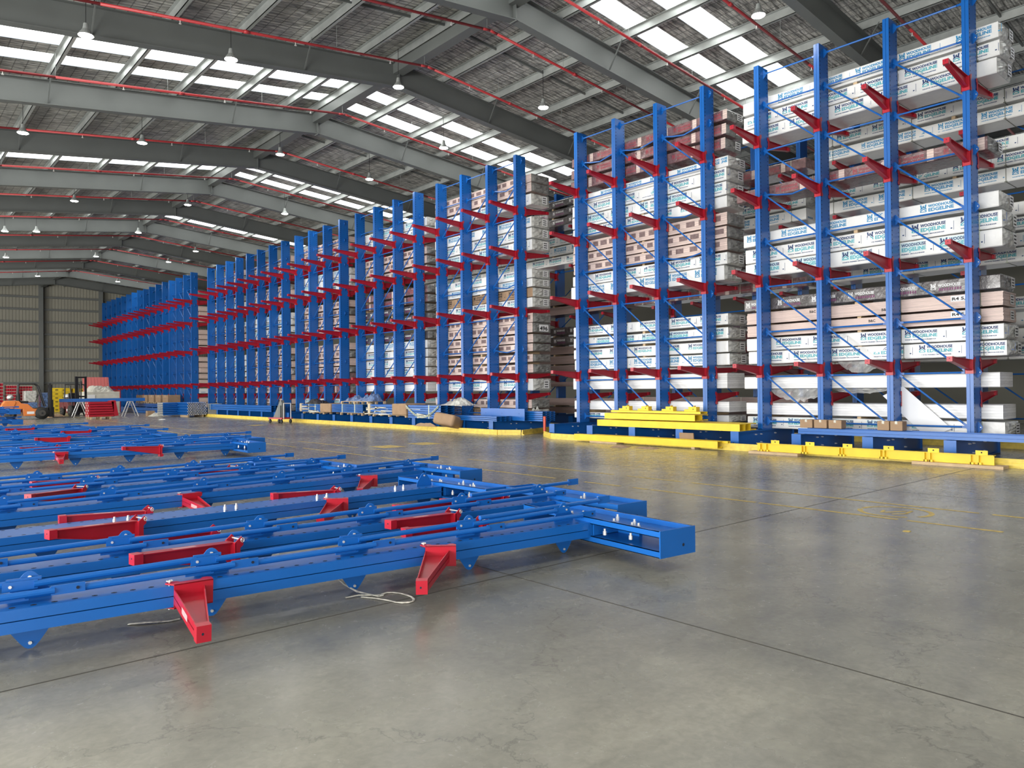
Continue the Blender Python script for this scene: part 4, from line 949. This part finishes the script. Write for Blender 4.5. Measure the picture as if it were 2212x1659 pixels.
# long blue bundle on bases further left
bundle(37.7, 47.0, 16.2, 16.9, .44, .78, 3, 'very long blue bundle on the bases further left', (.98,), 0)
m = MB(); m.box(-.35, .35, -.06, .06, -.5, .36, BAGP); o = bevel(m.build('wrapping_paper'), .03); o.location = (16.5, 47.1, .44); tag(o, 'pale paper hanging from the end of the long blue bundle', 'paper')

# trolley
root = empty('hydraulic_trolley', (15.2, 34.4, 0), R(100), 'red-based grey trolley with a white handle in front of the rail', 'trolley')
m = MB(); m.box(-.62, .5, -.3, .3, .20, .27, RED); m.build('platform', root)
m = MB(); m.prism([(-.30, .27), (.42, .27), (.30, .42), (-.12, 1.05), (-.22, 1.10), (-.30, .95)], 'y', -.08, .08, simple('trolley_grey', (.16, .17, .16), .5)); m.box(-.25, -.10, -.14, .14, .27, .85, GREYP); m.build('lifting_frame', root)
for sx_ in (-.52, .42):
    for sy_ in (-.25, .25):
        m = MB(); m.tube((sx_, sy_-.03, .085), (sx_, sy_+.03, .085), .085, RUBBER, 14); m.box(sx_-.03, sx_+.03, sy_-.035, sy_+.035, .10, .2, BLACK); m.build('caster_wheel', root)
m = MB(); m.tube((-.62, -.2, .2), (-.62, -.2, .95), .02, WHI); m.tube((-.62, .2, .2), (-.62, .2, .95), .02, WHI); m.tube((-.62, -.2, .95), (-.62, .2, .95), .02, WHI); m.build('handle', root)

# ------------------------------------------------------------------ far end clutter
def wheel(parent, x, y, r, wd):
    m = MB(); m.tube((x, y-wd/2, r), (x, y+wd/2, r), r, RUBBER, 22); o = m.build('wheel', parent, True); h = MB(); h.tube((x, y-wd/2-.01, r), (x, y+wd/2+.01, r), r*.5, simple('hub_dark', (.06, .055, .05), .5), 14); h.tube((x, y-wd/2-.03, r), (x, y+wd/2+.03, r), r*.16, BLACK, 8); h.build('hub', o)
def forklift(loc, rz, label, body, mast_h):
    root = empty('forklift', loc, rz, label, 'forklift', None)
    m = MB(); m.prism([(-1.35, .42), (-1.22, .28), (-.75, .30), (-.70, .62), (-.35, .62), (-.32, .20), (.55, .20), (.60, .5), (.60, .62), (.15, .66), (-.10, .92), (-.42, .96), (-.55, 1.12), (-1.20, 1.12), (-1.32, .95)], 'y', -.48, .48, body); bevel(m.build('chassis', root), .03, 2)
    m = MB(); m.prism([(-1.42, .40), (-.78, .40), (-.78, .72), (-.66, 1.0), (-.72, 1.12), (-1.25, 1.12), (-1.42, .85)], 'y', -.53, .53, body); bevel(m.build('counterweight', root), .06, 3)
    m = MB(); m.prism([(.10, .66), (.62, .60), (.95, .70), (.80, .40), (.5, .58)], 'y', -.5, .5, BLACK); m.box(-.1, .6, -.46, .46, .60, .68, BLACK); m.build('floor_step', root)
    m = MB(); m.box(-.50, -.05, -.25, .25, .97, 1.10, BLACK); m.box(-.58, -.46, -.25, .25, 1.05, 1.55, BLACK); bevel(m.build('seat', root), .04, 2)
    m = MB(); m.tube((.30, 0, 1.0), (.42, 0, 1.35), .02, BLACK)
    for k in range(12):
        a, b_ = k*PI/6, (k+1)*PI/6; m.tube((.40+.05*math.cos(a), .16*math.sin(a), 1.36+.10*math.cos(a)*.6), (.40+.05*math.cos(b_), .16*math.sin(b_), 1.36+.10*math.cos(b_)*.6), .013, BLACK, 5)
    m.build('steering_wheel', root)
    m = MB()
    for s in (-.44, .44):
        m.path([(-.62, s, 1.05), (-.55, s, 2.12), (.28, s, 2.12), (.42, s, 2.0), (.78, s, .75)], .038, BLACK, 8)
    for q in range(7): m.box(-.50+.12*q, -.46+.12*q, -.44, .44, 2.11, 2.14, BLACK)
    m.build('overhead_guard', root)
    m = MB(); m.tube((-.95, -.35, 1.32), (-.95, .35, 1.32), .16, SILV, 16); m.build('gas_bottle', root, True)
    m = MB()
    for s in (-.30, .30): m.box(.98, 1.10, s-.05, s+.05, .12, mast_h, BLACK); m.box(1.08, 1.16, s*.8-.04, s*.8+.04, .12, mast_h-.08, BLACK)
    for z in (.5, 1.3, mast_h-.06): m.box(.99, 1.08, -.32, .32, z-.05, z+.05, BLACK)
    m.tube((1.04, 0, .2), (1.04, 0, mast_h-.3), .045, BLACK); m.build('mast', root)
    m = MB(); m.box(1.17, 1.21, -.48, .48, .2, .3, BLACK); m.box(1.17, 1.21, -.48, .48, .62, .72, BLACK)
    for s in (-.4, -.13, .13, .4): m.box(1.17, 1.20, s-.02, s+.02, .2, 1.15, BLACK)
    m.build('carriage', root)
    for s in (-.28, .28):
        m = MB(); m.box(1.21, 1.25, s-.06, s+.06, .06, .7, BLACK); m.box(1.21, 2.25, s-.06, s+.06, .05, .09, BLACK); m.build('fork', root)
    for s in (-.46, .46): wheel(root, .62, s, .36, .22); wheel(root, -.95, s, .29, .18)
    m = MB()
    for s in (-1, 1): m.box(-.15, .22, s*.482, s*.486, .32, .47, WHI)
    m.build('white_plate', root); return root
forklift((7.55, 52.6, 0), R(-4), 'orange forklift seen from the side at the left edge', ORANGE, 2.15)
forklift((10.9, 57.5, 0), R(-82), 'dark red forklift facing the camera with a tall black mast', simple('dull_red', (.14, .03, .03), .5), 2.65)
def shell_box(name, x0, x1, y0, y1, z0, z1, m_, label, cat, t=.04, parts=None):
    m = MB(); m.box(x0, x1, y0, y0+t, z0, z1, m_); m.box(x0, x1, y1-t, y1, z0, z1, m_); m.box(x0, x0+t, y0+t, y1-t, z0, z1, m_); m.box(x1-t, x1, y0+t, y1-t, z0, z1, m_); m.box(x0, x1, y0, y1, z0, z0+t, m_)
    for z in (z1-.08, z0+.02): m.box(x0-.03, x1+.03, y0-.03, y0, z, z+.06, m_); m.box(x0-.03, x0, y0, y1, z, z+.06, m_)
    o = m.build(name); tag(o, label, cat); return o
bn = shell_box('skip_bin', 12.3, 14.6, 61.5, 63.6, .0, 1.62, CREAM, 'cream skip bin heaped with wrapping waste before the bare racks', 'bin')
m = MB(); m.box(14.6, 14.66, 61.45, 63.6, .1, 1.75, simple('deep_red_panel', (.30, .02, .03), .5)); m.build('red_end_panel', bn)
m = MB(); m.box(12.45, 12.95, 61.46, 61.47, .95, 1.4, WHI); m.build('notice', bn)
crumple('waste_heap', (13.45, 62.5, 1.45), 2.25, 2.0, .85, BAGP, 'heap of pale wrapping waste in the cream skip bin', 'waste', 51, 0, 18)
m = MB()
for k in range(8): m.box(-.9+k*.225, -.9+k*.225+.12, -.02, .02, 0, 1.25, REDL); m.box(-.9+k*.225+.12, -.9+(k+1)*.225, .0, .02, 0, 1.25, REDL)
o = m.build('bin_lid'); o.location = (13.5, 63.58, 1.55); o.rotation_euler = (R(-18), 0, 0); tag(o, 'faded pink-red ribbed lid standing open behind the skip bin', 'lid')
# trestles with a blue beam
def trestle(x, y, rz, label):
    root = empty('trestle', (x, y, 0), rz, label, 'trestle', 'aluminium trestles carrying the blue beam')
    for s in (-1, 1):
        for q in (-.35, .35):
            m = MB(); m.tube((s*.42, q, 0), (s*.08, q*.8, .95), .03, SILV, 6); m.build('leg', root)
    m = MB(); m.box(-.10, .10, -.4, .4, .93, .98, SILV); m.build('top_bar', root)
    m = MB(); m.tube((.3, -.33, .32), (.3, .33, .32), .015, SILV, 5); m.tube((-.3, -.33, .32), (-.3, .33, .32), .015, SILV, 5); m.build('rung', root)
trestle(10.35, 53.2, 0, 'left aluminium trestle under the blue beam'); trestle(13.1, 52.6, 0, 'right aluminium trestle under the blue beam')
m = MB(); m.box(-2.6, 2.2, -.14, .14, 0, .012, BLUE); m.box(-2.6, 2.2, -.15, -.14, 0, .2, BLUE); m.box(-2.6, 2.2, .14, .15, 0, .2, BLUE); o = m.build('blue_beam'); o.location = (11.8, 52.9, .985); o.rotation_euler = (0, 0, R(-8)); tag(o, 'blue beam laid across the two aluminium trestles', 'beam')
# bundle of red arms on a pallet
pallet(10.5, 49.0, 0, 1.1, 1.1, .14, 'timber pallet under the red arm pile')
root = empty('arm_bundle', (10.5, 49.0, .14), R(0), 'neat pile of red rack arms on a pallet left of the trestles', 'arm pile')
for i in range(6):
    for k in range(4):
        m = MB(); y = -.5+k*.25; z = i*.148; m.box(-.55, .7, y, y+.02, z, z+.14, RED); m.box(-.55, .7, y, y+.15, z, z+.012, RED); m.box(-.55, .7, y, y+.15, z+.128, z+.14, RED); m.box(-.62, -.55, y, y+.16, z-.0, z+.142, RED)
        if (i+k) % 2 == 0: m.box(-.64, -.60, y+.02, y+.12, z+.02, z+.12, BAGP)
        m.build('arm', root)
m = MB(); m.box(.72, .95, -.5, .4, -.12, .80, RED); o = m.build('leaning_arm', root); o.rotation_euler = (0, R(-10), 0)
# yellow crates
for k, (x, y, w_, z0, z1, lab) in enumerate(((12.2, 72.0, .7, 0, 2.0, 'tall yellow crate stack right of the orange forklift mast'), (13.2, 74.6, 1.1, 0, 2.0, 'yellow crate stack behind the tall black mast, left one'), (14.5, 74.4, 1.2, 0, 1.95, 'yellow crate stack behind the tall black mast, right one'))):
    root = empty('crate_stack', (x, y, 0), 0, lab, 'crates', 'yellow crate stacks by the end wall'); n_ = 6
    for i in range(n_):
        m = MB(); h = (z1-z0)/n_; m.box(-w_/2, w_/2, -.5, .5, i*h, (i+1)*h-.03, YEL); m.box(-w_/2-.02, w_/2+.02, -.52, .52, (i+1)*h-.06, (i+1)*h-.02, YEL); m.box(-.1, .1, -.53, -.5, i*h+.12, i*h+.18, DARK); m.build('crate', root)
# red part stacks at the far left, wrapped blocks
for k, (x, y, w_, h, lab) in enumerate(((8.35, 74, .8, 2.45, 'red parts stack cut by the left edge'), (9.35, 74, .8, 2.25, 'red parts stack behind the orange forklift, left one'), (10.4, 74.6, 1.0, 2.2, 'red parts stack behind the orange forklift, right one'))):
    root = empty('parts_stack', (x, y, 0), 0, lab, 'parts stack', 'red parts stacks by the end wall')
    for i in range(9):
        m = MB(); z = i*h/9
        for q in range(5): m.box(-w_/2+q*w_/5, -w_/2+(q+.8)*w_/5, -.5, .5, z, z+h/9-.05, RED)
        m.box(-w_/2, w_/2, -.45, .45, z+h/9-.05, z+h/9-.02, BAGP); m.build('layer', root)
for k, (x, y, w_, z1, lab) in enumerate(((9.5, 66, .85, 1.75, 'grey film-wrapped block behind the forklift seat'), (10.6, 66.5, .8, 1.6, 'blue and white film-wrapped block by the forklift mast'))):
    root = empty('wrapped_block', (x, y, 0), 0, lab, 'wrapped goods', 'film-wrapped blocks behind the orange forklift')
    m = MB(); m.box(-w_/2, w_/2, -.5, .5, .12, z1*.5, FB); bevel(m.build('lower_block', root), .03, 2); m = MB(); m.box(-w_/2+.03, w_/2-.03, -.48, .48, z1*.5+.02, z1, FILM if k == 0 else FB); bevel(m.build('upper_block', root), .05, 2); m = MB(); m.box(-w_/2, w_/2, -.5, .5, 0, .1, TIMBER); m.build('skid', root)
# crates of brown cartons on beams before the bare racks
bundle(52.5, 66, 15.6, 16.25, .02, .40, 2, 'long blue beams lying on the floor before the bare racks')
bundle(55.0, 66.5, 16.4, 17.2, .44, .70, 2, 'long blue beams lying on the bare rack bases')
for k in range(5):
    y = 56.3+1.7*k; pallet(16.75, y, .70, .9, 1.3, .11, f"small pallet, {ORD[k]} from the right, on the beams before the bare racks")
    o = carton((16.75, y, .812), .85, 1.25, .52, f"brown carton block on the {['first', 'second', 'third', 'fourth', 'fifth'][k]} small pallet from the right", 'brown carton blocks before the bare racks')
    m = MB()
    for i in range(3): m.box(-.428, -.426, -.6+.4*i, -.595+.4*i, 0, .5, DARK)
    m.box(-.428, -.426, -.62, .62, .25, .256, DARK); m.build('seam', o)
# blue tube bundles on the floor
root = empty('tube_bundle', (14.75, 49.3, 0), 0, 'bundle of blue flattened tubes with pale ends lying on bearers', 'bundle', 'blue tube bundles on the floor')
for i in range(7):
    m = MB(); z = .10+i*.115
    for k in range(5): m.tube((-.75, -.5+k*.22, z+.05), (.45, -.5+k*.22, z+.05), .05, BLUE, 6)
    m.build('tube_layer', root)
    e = MB()
    for k in range(5): e.box(-.80, -.75, -.54+k*.22, -.46+k*.22, z+.01, z+.09, BAGP)
    e.build('pale_end', root)
root = empty('tube_bundle', (15.45, 47.6, 0), 0, 'bundle of blue tubes seen end-on, grey speckled ends toward the camera', 'bundle', 'blue tube bundles on the floor')
m = MB(); e = MB()
for i in range(9):
    for k in range(11):
        x = -.55+k*.105+(.05 if i % 2 else 0); z = .16+i*.088; m.tube((x, -.7, z), (x, 1.2, z), .042, BLUE, 6); e.tube((x, -.71, z), (x, -.698, z), .040, FILM if (i+k) % 2 else ZINC, 6)
o = m.build('tubes', root); o['kind'] = 'stuff'; e.build('tube_ends', root)
m = MB(); m.box(-.5, -.4, -.5, .9, 0, .115, TIMBER); m.box(.35, .45, -.5, .9, 0, .115, TIMBER); m.build('bearers', root)
carton((14.05, 51.6, 0), .45, .4, .34, 'small open brown carton on the floor left of the tube bundles', None)
crumple('paper_trash', (14.3, 50.9, 0), 1.0, .9, .24, BAGP, 'pale paper waste on the floor beside the small carton', 'waste', 61, .3, 9)
crumple('paper_trash', (9.3, 55.0, 0), 1.2, .7, .28, KRAFT, 'brown packing waste on the floor near the dark red forklift', 'waste', 62, .3, 9)
# litter on the floor in front
def ribbon(pts, wd, mat, name, label, cat):
    m = MB(); vs = []
    for i, p in enumerate(pts):
        a = Vector(pts[max(0, i-1)]); b_ = Vector(pts[min(len(pts)-1, i+1)]); d = (b_-a).normalized(); n_ = Vector((-d.y, d.x, 0))
        w2 = wd*(.7+.5*random.random()); vs += [tuple(Vector(p)-n_*w2), tuple(Vector(p)+Vector((0, 0, .006*random.random()))), tuple(Vector(p)+n_*w2)]
    fs = []
    for i in range(len(pts)-1): fs += [(3*i, 3*i+3, 3*i+4, 3*i+1), (3*i+1, 3*i+4, 3*i+5, 3*i+2)]
    m.add(vs, fs, mat); o = m.build(name); sl = o.modifiers.new('s', 'SOLIDIFY'); sl.thickness = .002; tag(o, label, cat); return o
cx0, cy0 = 2.97, 4.72
pts = [(2.78, 5.28, .10), (2.80, 5.18, .05), (2.84, 5.05, .012), (2.88, 4.93, .008), (2.90, 4.84, .006)]+[(cx0+.02+.09*math.cos(a), cy0+.0+.17*math.sin(a), .006) for a in [PI*.75-k*PI*2/14 for k in range(13)]]+[(2.86, 4.80, .008), (2.80, 4.92, .006)]
ribbon(pts, .012, BAGP, 'plastic_strap', 'looped white plastic strap on the floor under the nearest upright', 'strap')
ribbon([(2.70, 4.98, .006), (2.80, 4.96, .01), (2.88, 4.90, .008), (2.95, 4.86, .006)], .010, BAGP, 'plastic_scrap', 'short white plastic scrap beside the looped strap', 'plastic')
ribbon([(1.33, 5.42, .006), (1.42, 5.36, .012), (1.55, 5.30, .008), (1.62, 5.30, .006)], .016, BAGP, 'plastic_scrap', 'clear plastic scrap under the nearest upright at left', 'plastic')
ribbon([(3.95, 7.72, .006), (4.05, 7.62, .012), (4.20, 7.60, .008), (4.3, 7.66, .006)], .02, BAGP, 'plastic_scrap', 'white plastic scrap under the third upright', 'plastic')
for k, (x, y, s_, lab) in enumerate(((7.6, 25.5, .3, 'white paper scrap on the floor before the far cluster end'), (12.6, 44.0, .35, 'white paper scrap on the open floor far left'), (8.3, 3.15, .07, 'yellowish paint flake beside the ring marking'))):
    crumple('paper_scrap', (x, y, .001), s_, s_, .05 if k < 2 else .006, WHI if k < 2 else FLOORY, lab, 'paper', 70+k, 0, 4)
